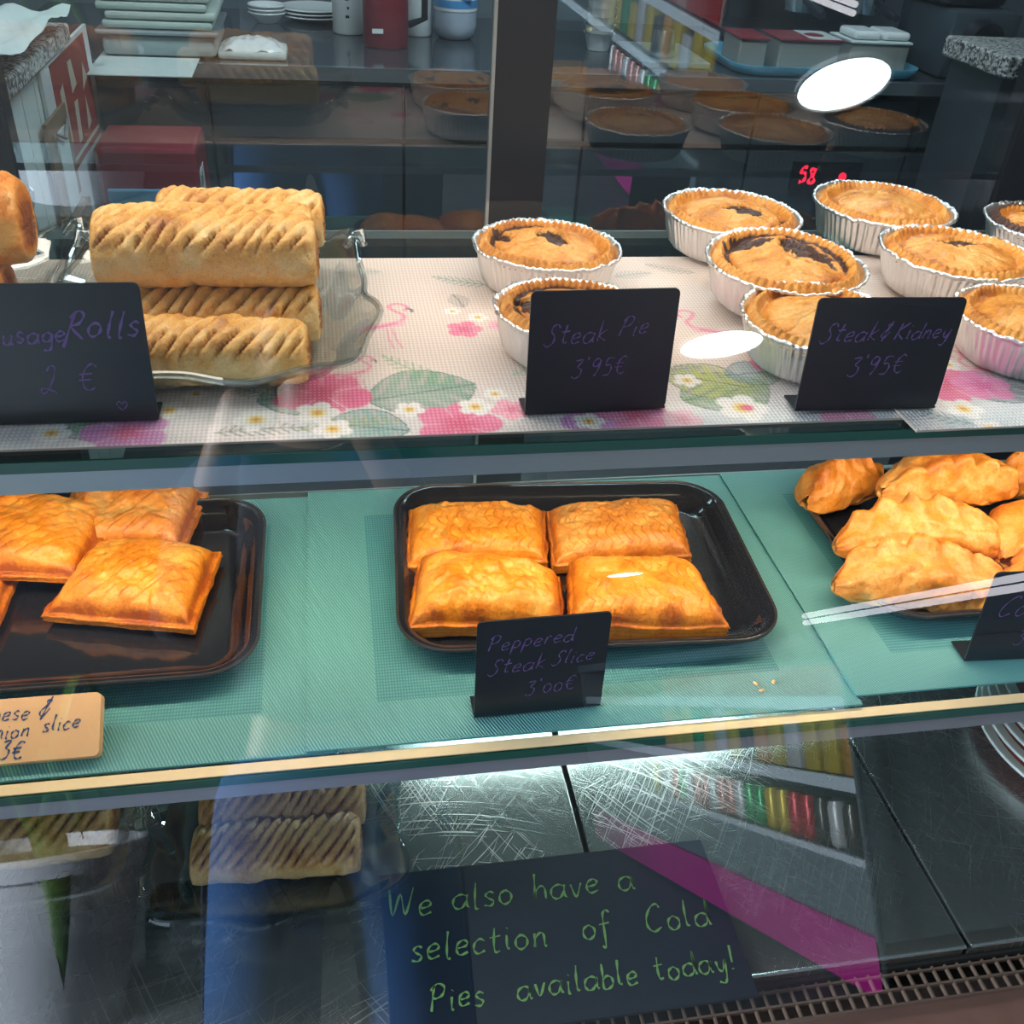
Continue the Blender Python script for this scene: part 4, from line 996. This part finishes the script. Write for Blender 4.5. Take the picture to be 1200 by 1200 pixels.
mesh('wrapping', V, grid_faces(24, 14), MT['white'], tb)

# granite-topped counter with boarded side at the left
gx = -.60
lc = thing('side_counter', 'white boarded counter with speckled granite top at the far left', 'counter', (0, 0, 0))
BM().box(-1.6, gx - .012, 1.25, 2.62, 0, 1.06).done('body', MT['paper'], lc)
for i in range(12):
    y0 = 1.25 + i * .11; BM().box(gx - .012, gx, y0, y0 + .104, .02, 1.06, .003).done('board', MT['paper'], lc)
BM().box(-1.62, gx + .025, 1.22, 2.66, 1.06, 1.10, .006).done('granite_top', MT['granite'], lc)
b_ = BM(); V = []
for i in range(30):
    for j in range(20):
        V.append((-1.05 + .50 * i / 29, 2.05 + .55 * j / 19, 1.112 + .030 * vn(np.array([i * .35, j * .35, 5.])) + .02 * math.sin(i * .5) ** 2))
o = mesh('tea_towel', V, grid_faces(30, 20), MT['paper']); tag(o, 'crumpled pale tea towel on the granite top', 'towel')
# tall red and cream poster board beyond the counter
def onx(px, py, X): return atx(px, py, X)
q0, q1 = onx(66, 60, gx + .005), onx(103, 175, gx + .005)
ps = thing('poster_board', 'red poster board with cream lettering shapes at the end of the white counter', 'poster', (gx + .004, 2.30, 0))
def sidepl(u, v, off=0): return (.009 + off, u, v)
BM().box(0, .008, .02, .56, .45, 1.055).done('board', MT['white'], ps)
ps.location = (gx + .002, 2.36, 0)
BM().box(.0082, .0095, .10, .50, .80, 1.045).done('red_field', plain('poster_red', (.26, .035, .03), .7), ps)
b_ = BM()
for pts in ([(.15, .86), (.19, .86), (.19, .99), (.15, .98)], [(.25, .84), (.29, .84), (.31, .93), (.27, .93)], [(.27, .95), (.33, .96), (.31, 1.02), (.27, 1.02)], [(.37, .84), (.42, .85), (.40, .92)], [(.39, .93), (.46, .95), (.43, .99)], [(.10, .815), (.50, .815), (.50, .825), (.10, .825)]):
    b_.poly([(.0100, u, v) for u, v in pts])
b_.done('cream_shapes', plain('cream_print', (.50, .46, .36), .7), ps)
cl = thing('clipboard', 'brown clipboard with white notepad hanging on the boarded counter side', 'clipboard', (gx + .012, 2.30, .76))
BM().box(0, .008, 0, .20, 0, .20).done('backing_board', MT['wood_board'], cl)
BM().box(.009, .013, .05, .15, -.005, .165).done('notepad', MT['paper'], cl)
BM().tube([(.016, .03, .175), (.022, .09, .150), (.018, .16, .178)], .004, 6).done('wire_clip', MT['alu'], cl, True)
hk = BM().tube([(0, 0, 0), (.02, 0, .0), (.04, 0, -.02), (.035, 0, -.05), (.012, 0, -.05)], .004, 6).done('coat_hook', MT['alu'], None, True)
hk.location = (gx + .001, 2.02, .93); tag(hk, 'small metal hook on the white boarded counter side', 'hook')
gc = BM().box(0, .02, 0, .28, 0, .30, .003).done('brown_board', MT['wood_board'], None); gc.location = (gx + .0125, 2.24, .44); tag(gc, 'taller brown board propped under the clipboard', 'board')

st = thing('storage_box', 'grey storage box on the floor under the red carton', 'box', (-.42, 2.75, 0))
BM().box(-.16, .12, -.12, .14, .0, .50, .006).done('body', MT['darksteel'], st); BM().box(-.165, .125, -.125, .145, .50, .52, .004).done('lid', MT['darksteel'], st)
ct = thing('carton', 'dark red carton with blue pouch and white label on its side', 'carton', (-.42, 2.75, .521))
BM().box(-.15, .10, -.11, .12, 0, .30, .012).done('body', MT['red'], ct)
BM().box(-.13, .06, -.120, -.108, .0, .20, .005).done('blue_pouch', plain('pouch_blue', (.10, .30, .45), .5), ct)
BM().box(.100, .1015, -.10, -.01, .14, .24).done('side_label', MT['paper'], ct)
writing([('EXT', -.095, .195, .028, 0, 0, .005)], MT['black'], ct, lambda u, v, off=0: (.1018 + off, u, v))

# things at the counter's right end
pt0, pt1 = atz(838, 88, CT), atz(1030, 80, CT)
by = thing('blue_tray', 'pale blue tray carrying foil boxes on the back counter', 'tray', ((pt0[0] + pt1[0]) / 2 + .06, 3.225, CT + .001))
w_ = (pt1[0] - pt0[0]) / 2
V = []; prof = [(.03, 0), (.012, .004), (.0, .030), (.004, .031), (.016, .008), (.035, .005)]
for ins, zz in prof: V += [(x, y, zz) for x, y in rr_pts(w_ - ins, .20 - ins, .09 - ins, 8)]
F = grid_faces(len(prof), 36, True); F += [tuple(180 + j for j in range(36)), tuple(range(36))[::-1]]
mesh('body', V, F, plain('tray_blue', (.07, .24, .34), .4), by)
for i, (px, lab, lid) in enumerate([(868, 'foil box with red lid at the left of the blue tray, mostly hidden', 'red'), (915, 'foil box with red and white lid in the middle of the blue tray', 'redwhite'), (985, 'foil box topped with white napkins at the right of the blue tray', 'white')]):
    p = atz(px, 75, CT); bx = thing('foil_box', lab, 'box', (p[0] + (.02 if i == 1 else -.02 if i == 0 else .03), 3.17, CT + .008), (0, 0, 0), 'boxes on the blue tray')
    hw = .10 if i else .045
    BM().box(-hw, hw, -.07, .08, 0, .085, .006).done('container', plain('box_foil_%d' % i, (.38, .37, .33), .4, .4), bx)
    BM().box(-hw - .005, hw + .005, -.075, .085, .085, .092, .002).done('lid', MT['red'] if i < 2 else MT['paper'], bx)
    if i == 1:
        BM().box(0, hw, -.07, .08, .0925, .0935).done('white_panel', MT['white'], bx)
        o = BM().lathe([(0, 0), (.032, 0), (.032, .001), (0, .001)], 20).done('red_dot', MT['red'], bx); o.location = (.035, .0, .0936)
    if i == 2:
        for k in range(2): BM().box(-.09 + k * .10, .0 + k * .10, -.06, .06, .093, .118, .01).done('napkin', MT['white'], bx)
mc = thing('coffee_machine', 'dark coffee machine with group handles on the right of the back counter', 'coffee machine', (0, 0, CT + .001))
pm = atz(1040, 70, CT); X0 = pm[0]
dk = MT['black']
BM().box(X0 - .55, X0 + .05, 3.52, 3.90, .20, .55, .01).done('body', MT['greyblue'], mc)
BM().box(X0 - .50, X0 + .05, 3.50, 3.90, 0, .04, .008).done('drip_tray', MT['darksteel'], mc)
BM().box(X0 - .14, X0 + .04, 3.42, 3.55, .20, .34, .01).done('group_head', dk, mc)
for dx in (-.30, -.04):
    g2 = BM().lathe([(0, .12), (.045, .12), (.05, .15), (.05, .20), (0, .20)], 24).done('portafilter', MT['brightsteel'], mc, True); g2.location = (X0 + dx, 3.52, 0)
    BM().tube([(0, -.04, .16), (0, -.16, .14), (0, -.20, .135)], [.012, .017, .012], 10).done('handle', dk, g2, True)
BM().box(X0 - .5, X0 - .2, 3.51, 3.52, .26, .50).done('front_panel', plain('panel_slate', (.10, .13, .18), .3), mc)
o = BM().lathe([(0, 0), (.060, 0), (.060, .02), (.055, .055), (0, .055)], 28).done('espresso_knob', dk, None, True); o.rotation_euler = (math.pi / 2, 0, 0)
pk = aty(1150, 47, 3.05); o.location = (pk[0], 3.06, CT + .12)
o.name = 'grinder_knob'
gr = thing('coffee_grinder', 'dark coffee grinder with round black knob beside the granite corner', 'grinder', (pk[0], 3.15, CT + .001))
BM().box(-.10, .14, -.08, .25, 0, .20, .02).done('body', MT['darksteel'], gr, True); BM().box(-.12, .10, -.04, .2, .20, .42, .03).done('hopper', dk, gr, True)
BM().tube([(-.06, -.08, .12), (-.12, -.14, .12)], .012, 8).done('lever', MT['brightsteel'], gr, True)
o.parent = gr; o.location = (0, -.08, .12)
for lab, px, py, r, h in (('steel tamper cup left of the blue tray', 775, 66, .040, .075), ('steel cup on the counter right of the foil boxes', 1040, 66, .044, .08)):
    p = atz(px, py, CT + .02); o = BM().lathe([(0, 0), (r * .95, 0), (r, .01), (r * .85, h), (r * .8, h), (r * .9, .01), (0, .01)], 28).done('steel_cup', MT['brightsteel'], None, True)
    o.location = (p[0], p[1], CT + .022); tag(o, lab, 'cup')
pb_ = atz(800, 72, CT)
o = BM().box(-.17, .05, -.10, .22, 0, .019, .004).done('knock_mat', MT['greyblue'], None); o.location = (pb_[0], 3.22, CT + .001); tag(o, 'flat grey mat under the steel tamper cup', 'mat')
pb_ = atz(1060, 76, CT)
o = BM().box(.0, .18, -.14, .18, 0, .019, .004).done('drip_mat', MT['greyblue'], None); o.location = (pb_[0] + .03, 3.18, CT + .001); tag(o, 'grey mat at the counter front right of the blue tray', 'mat')
gb = thing('granite_counter', 'corner of a speckled granite worktop at the right edge behind the case', 'counter', (0, 0, 0))
pg = atz(1169, 40, 1.1)
BM().box(pg[0] - .2, 3.2, 2.62, 2.95, 1.045, 1.10, .006).done('granite_top', MT['granite'], gb)
BM().box(pg[0] - .17, 3.2, 2.66, 2.93, 0, 1.045).done('body', MT['darksteel'], gb)
o = BM().box(0, .06, -.003, 0, 0, .03).done('price_label', MT['cream'], None); pl_ = aty(1093, 181, 3.03); o.location = (pl_[0], 3.033, pl_[2]); tag(o, 'small cream label on the cabinet behind the case, far right', 'label')

# ================================================================== STREET SIDE (seen mirrored in the front glass)
NG = np.array([0, -math.cos(math.radians(23)), math.sin(math.radians(23))]); G0 = np.array([0, .555, 1.2])
def mirrored(px, py):
    d = ray(px, py); p = CAM + d * (G0 - CAM).dot(NG) / d.dot(NG); return p, d - 2 * d.dot(NG) * NG
def lampthing(label, px, py, zc, diam, group='round ceiling lamps'):
    p, r = mirrored(px, py); q = p + r * (zc - p[2]) / r[2]
    t = thing('ceiling_lamp', label, 'lamp', q, (0, 0, 0), group)
    BM().lathe([(diam / 2, -.012), (diam / 2, 0), (diam / 2 * 1.06, 0), (diam / 2 * 1.06, -.016), (diam / 2, -.016), (diam / 2, -.012)], 40).done('ring', MT['white'], t, True)
    BM().lathe([(0, -.010), (diam / 2, -.010)], 40).done('diffuser', MT['lamp'], t)
    return q
lampthing('round ceiling lamp reflected largest, over the coffee machine', 988, 96, 2.995, .31)
lampthing('round ceiling lamp reflected between the two pie cards', 845, 402, 2.995, .50)
lampthing('round ceiling lamp reflected small on the peppered steak slice', 732, 673, 2.995, .72)
p, r = mirrored(875, 781); dd_ = 9.0; q = p + r * dd_
lb = thing('added_post_lamp', 'made-up small round lamp on a post, reflected on the turquoise mat', 'lamp', (q[0], q[1], 0))  # invented post lamp, set where it mirrors as a small bright spot
BM().lathe([(0, 0), (.10, 0), (.10, .03), (.03, .05), (.03, q[2] - .11), (0, q[2] - .11)], 16).done('post', MT['darksteel'], lb, True)
o = BM().lathe([(0, -.07), (.06, -.055), (.09, 0), (.06, .055), (0, .07)], 20).done('globe', MT['lamp'], lb, True); o.location = (0, 0, q[2])
# made-up glowing tubes on posts, standing in for the bright streak at the right
def mirx(px, py, dist):
    p, r = mirrored(px, py); return p + r * dist / math.hypot(r[0], r[1])
tw = thing('streak_tubes', 'made-up glowing tube pair on two posts, reflected as a bright streak across the right mat', 'lamp', (1.47, 0, 0))
for dz in (1.165, 1.187): BM().tube([(0, -1.82, dz), (0, -.62, dz)], .009, 8).done('tube', MT['tube'], tw, True)
for y_ in (-1.66, -.64): BM().tube([(.03, y_, 0), (.03, y_, 1.20)], .009, 8).done('post', MT['darksteel'], tw, True)

# magenta-based drinks cooler
cx0, cy0, cy1 = 1.52, -5.3, -1.70
co = thing('drinks_cooler', 'open drinks cooler with magenta base, reflected over the steel deck', 'cooler', (cx0, 0, 0))
BM().box(0, .75, cy0, cy1, .02, .20, .004).done('base_panel', MT['magenta'], co)
BM().box(.01, .74, cy0 + .01, cy1 - .01, .20, .40, .01).done('lower_front', MT['greyblue'], co)
for z0 in (.40, .645, .90):
    s_ = BM().box(.03, .73, cy0 + .02, cy1 - .02, z0, z0 + .015).done('shelf', MT['darksteel'], co)
    BM().box(.015, .03, cy0 + .02, cy1 - .02, z0 - .022, z0 + .022).done('price_strip', MT['strip'], s_)
BM().box(.71, .75, cy0, cy1, .2, 1.08).done('back_panel', MT['wall'], co)
for y_ in (cy0, cy1 - .03): BM().box(0, .75, y_, y_ + .03, .0, 1.08).done('side_panel', MT['wall'], co)
BM().box(-.02, .75, cy0, cy1, 1.08, 1.13, .01).done('header', MT['wall'], co)
canc = {'green': (.02, .30, .08), 'yellow': (.62, .45, .02), 'red': (.50, .02, .03), 'pink': (.55, .25, .22), 'white': (.6, .6, .6), 'dark': (.06, .05, .04), 'orange': (.65, .30, .03)}
CM = {k_: plain('can_' + k_, v, .25, .3) for k_, v in canc.items()}
NTH = 'first second third fourth fifth sixth seventh eighth ninth tenth eleventh twelfth thirteenth fourteenth fifteenth sixteenth seventeenth eighteenth nineteenth twentieth twenty-first twenty-second'.split()
seq = ['dark', 'dark', 'white', 'dark', 'red', 'red', 'yellow', 'yellow', 'green', 'green', 'white', 'pink', 'pink', 'white', 'pink', 'pink', 'white', 'green', 'red', 'white', 'dark', 'yellow']
for i, cn in enumerate(seq):
    y_ = -1.82 - i * .105
    o = BM().lathe([(0, .004), (.026, 0), (.036, .012), (.037, .02), (.037, .135), (.029, .15), (.029, .154), (0, .151)], 20).done('drink_can', CM[cn], None, True)
    o.location = (cx0 + .085, y_, .416); tag(o, '%s drink can, %s from the near end of the cooler\'s lower shelf' % (cn, NTH[i]), 'can', '%s cans on the lower cooler shelf' % cn)
seq2 = ['orange', 'yellow', 'yellow', 'white', 'yellow', 'orange', 'dark', 'yellow', 'white', 'yellow', 'green', 'yellow', 'yellow', 'orange']
for i, cn in enumerate(seq2):
    y_ = -1.84 - i * .145; h_ = .17 + .03 * (i % 3)
    o = BM().box(-.03, .03, -.058, .058, 0, h_, .012).done('snack_packet', CM[cn], None, True)
    o.location = (cx0 + .085, y_, .662); tag(o, '%s packet, %s from the near end of the cooler\'s middle shelf' % (cn, NTH[i]), 'packet', '%s packets on the middle cooler shelf' % cn)
for i in range(14):
    cn = 'red' if i % 4 else 'pink'; o = BM().box(-.035, .035, -.06, .06, 0, .11, .008).done('snack_box', CM[cn], None)
    o.location = (cx0 + .09, -1.85 - i * .14, .917); tag(o, '%s snack box, %s from the near end of the cooler\'s upper shelf' % (cn, NTH[i]), 'box', '%s snack boxes on the upper cooler shelf' % cn)

# planter with plant
pp = mirx(66, 1100, 3.3)
pcx, pcy = pp[0] - .06, pp[1]
pr = .36
pn = thing('planter', 'large white planter with a leafy plant, reflected at the lower left', 'planter', (pcx, pcy, 0))
BM().lathe([(0, 0), (pr * .78, 0), (pr * .80, .02), (pr, .52), (pr * 1.04, .53), (pr * 1.04, .60), (pr * .97, .60), (pr * .95, .50), (0, .50)], 48).done('pot', MT['potwhite'], pn, True)
BM().lathe([(0, .56), (pr * .93, .55)], 32).done('soil', MT['soil'], pn)
rnd = random.Random(5)
for i in range(22):
    a = rnd.uniform(0, 2 * math.pi) if i > 0 else 1.15
    L = rnd.uniform(.25, .45); wl = rnd.uniform(.035, .055); lift = rnd.uniform(.35, .75)
    if i < 1: L, wl, lift = .62, .055, .22
    V = []; n_ = 14
    for k in range(n_):
        s = k / (n_ - 1); out = s * L * (.9 if i >= 1 else .85); z_ = .56 + lift * math.sin(s * 2.2) - .35 * s * s * (.6 if i >= 1 else 1.5)
        w__ = wl * math.sin(math.pi * min(1, s * .93 + .07)) ** .7
        for side in (-1, 0, 1): V.append((math.cos(a) * out - math.sin(a) * w__ * side, math.sin(a) * out + math.cos(a) * w__ * side, z_ + (.012 if side else 0)))
    o = mesh('leaf', V, grid_faces(n_, 3), MT['leaf'], pn)
    sm = o.modifiers.new('thick', 'SOLIDIFY'); sm.thickness = .003
# slatted crate beside it
q = mirx(205, 1110, 3.4)
sc_ = thing('slatted_box', 'small grey slatted box on the pavement beside the planter', 'box', (q[0] + .06, q[1] - .1, 0))
BM().box(-.16, .16, -.14, .14, .02, .36, .004).done('box_body', MT['darksteel'], sc_)
for k in range(9): BM().box(-.155, .155, .14, .152, .05 + k * .034, .066 + k * .034).done('slat', MT['greyblue'], sc_)

# ------------------------------------------------------------------ the photographer
PX, PY = -.04, -.46
per = thing('person', 'person in wide blue jeans and dark jumper holding up a phone, reflected at the bottom', 'person', (PX, PY, 0))
def skinned(name, verts, edges, radii, mat, roots=(0,), sub=2):
    me = bpy.data.meshes.new(name); me.from_pydata(verts, edges, []); o = link(name, me, None, per)
    md = o.modifiers.new('skin', 'SKIN'); md.use_smooth_shade = True
    for i, r_ in enumerate(radii):
        sv = me.skin_vertices[0].data[i]; sv.radius = (r_, r_) if not isinstance(r_, tuple) else r_
        sv.use_root = i in roots
    ss = o.modifiers.new('sub', 'SUBSURF'); ss.levels = sub; ss.render_levels = sub
    me.materials.append(mat); return o
# local frame: facing +y (towards the case)
bv = [(0, 0, .96), (0, .0, 1.12), (0, 0, 1.30), (0, 0, 1.42), (0, .02, 1.50), (0, .03, 1.60), (0, .03, 1.70),
      (-.095, 0, .90), (-.11, .02, .50), (-.115, -.02, .09), (-.12, .13, .035), (.095, 0, .90), (.10, .03, .50), (.11, -.02, .09), (.12, .13, .035),
      (-.18, .0, 1.41), (-.22, .02, 1.17), (-.13, .26, 1.38), (-.085, .33, 1.47), (.18, .0, 1.41), (.22, .02, 1.17), (.10, .26, 1.38), (.045, .33, 1.47)]
be = [(0, 1), (1, 2), (2, 3), (3, 4), (4, 5), (5, 6), (0, 7), (7, 8), (8, 9), (9, 10), (0, 11), (11, 12), (12, 13), (13, 14), (3, 15), (15, 16), (16, 17), (17, 18), (3, 19), (19, 20), (20, 21), (21, 22)]
brr = [(.12, .08), (.10, .07), (.11, .075), .075, .052, (.072, .085), (.070, .080), .060, .045, .036, .035, .060, .045, .036, .035, .052, .040, .030, .026, .052, .040, .030, .026]
skinned('body', bv, be, brr, MT['skin'])
jv = [(0, 0, 1.0), (0, 0, .93), (-.105, 0, .84), (-.12, .02, .50), (-.135, -.01, .05), (.105, 0, .84), (.12, .03, .50), (.14, -.01, .05)]
skinned('jeans', jv, [(0, 1), (1, 2), (2, 3), (3, 4), (1, 5), (5, 6), (6, 7)], [(.17, .12), (.165, .12), .100, .092, .105, .100, .092, .105], MT['denim'])
for sx in (-1, 1):
    BM().tube([(sx * .20, .0, .84), (sx * .205, .02, .50), (sx * .235, -.01, .06)], .003, 6).done('side_seam', plain('seam_thread', (.01, .03, .09), .9), per, True)
kv = [(0, 0, .98), (0, 0, 1.14), (0, 0, 1.30), (0, 0, 1.43), (-.18, 0, 1.41), (-.225, .02, 1.16), (-.14, .245, 1.365), (.18, 0, 1.41), (.225, .02, 1.16), (.11, .245, 1.365)]
skinned('jumper', kv, [(0, 1), (1, 2), (2, 3), (3, 4), (4, 5), (5, 6), (3, 7), (7, 8), (8, 9)], [(.175, .125), (.15, .11), (.165, .12), (.10, .09), .066, .055, .042, .066, .055, .042], MT['knit'])
for sx in (-1, 1):
    b_ = BM(); b_.lathe([(0, 0), (.045, 0), (.05, .02), (.042, .06), (0, .07)], 20); o = b_.done('shoe', MT['white'], per, True); o.scale = (1, 2.6, 1); o.location = (sx * .13, .07, .002)
    for cxe in (0,):
        e = BM().lathe([(0, -.011), (.008, -.008), (.011, 0), (.008, .008), (0, .011)], 14).done('eye', MT['white'], per, True); e.location = (sx * .029, .108, 1.625)
    er = BM().lathe([(0, -.03), (.012, -.015), (.014, .01), (0, .03)], 12).done('ear', MT['skin'], per, True); er.location = (sx * .076, .025, 1.62)
BM().tube([(0, .108, 1.63), (0, .128, 1.595), (0, .112, 1.588)], [.008, .014, .010], 10).done('nose', MT['skin'], per, True)
BM().tube([(-.022, .106, 1.565), (0, .114, 1.563), (.022, .106, 1.565)], [.004, .007, .004], 8).done('mouth', plain('lips', (.40, .14, .12), .5), per, True)
b_ = BM(); b_.lathe([(0, .115), (.055, .100), (.092, .05), (.100, -.02), (.090, -.09), (.070, -.10)], 28); o = b_.done('hair', MT['hair'], per, True); o.location = (0, .012, 1.66)
ph_y = -.014 - PY
for sx in (-1, 1):          # hands: palm, four fingers and a thumb closing on the phone edge
    hx = sx * .070 - PX
    base = (hx + sx * .008, ph_y - .055, 1.475); palm = (hx + sx * .006, ph_y - .030, 1.50)
    hv = [base, palm]; he = [(0, 1)]; hr = [.024, (.022, .030)]
    for k in range(4):
        z_ = 1.525 - k * .022; ln = (.9, 1.0, .95, .75)[k]; i0 = len(hv)
        hv += [(hx + sx * .010, ph_y - .008, z_), (hx + sx * .004, ph_y + .016 * ln, z_ + .003), (hx - sx * .018 * ln, ph_y + .017, z_ + .004)]
        he += [(1, i0), (i0, i0 + 1), (i0 + 1, i0 + 2)]; hr += [.0095, .0085, .0070]
    i0 = len(hv); hv += [(hx - sx * .004, ph_y - .030, 1.485), (hx - sx * .020, ph_y - .020, 1.515)]; he += [(1, i0), (i0, i0 + 1)]; hr += [.011, .0085]
    skinned('hand', hv, he, hr, MT['skin'], sub=1)
fo = thing('phone', 'dark smartphone held up by the person in jeans', 'phone', (0, -.014, 1.55), cam.rotation_euler)
fo.rotation_euler = cam.matrix_world.to_euler(); fo.location = Vector((0, 0, 1.55)) + cam.matrix_world.to_3x3() @ Vector((0, -.045, .010))
BM().box(-.036, .036, -.074, .074, -.0045, .0045, .004).done('case', MT['black'], fo, True)
o = BM().lathe([(0, 0), (.007, 0), (.007, -.001), (0, -.001)], 20).done('second_lens', MT['black_card'], fo, True); o.location = (.02, .0, -.0045)
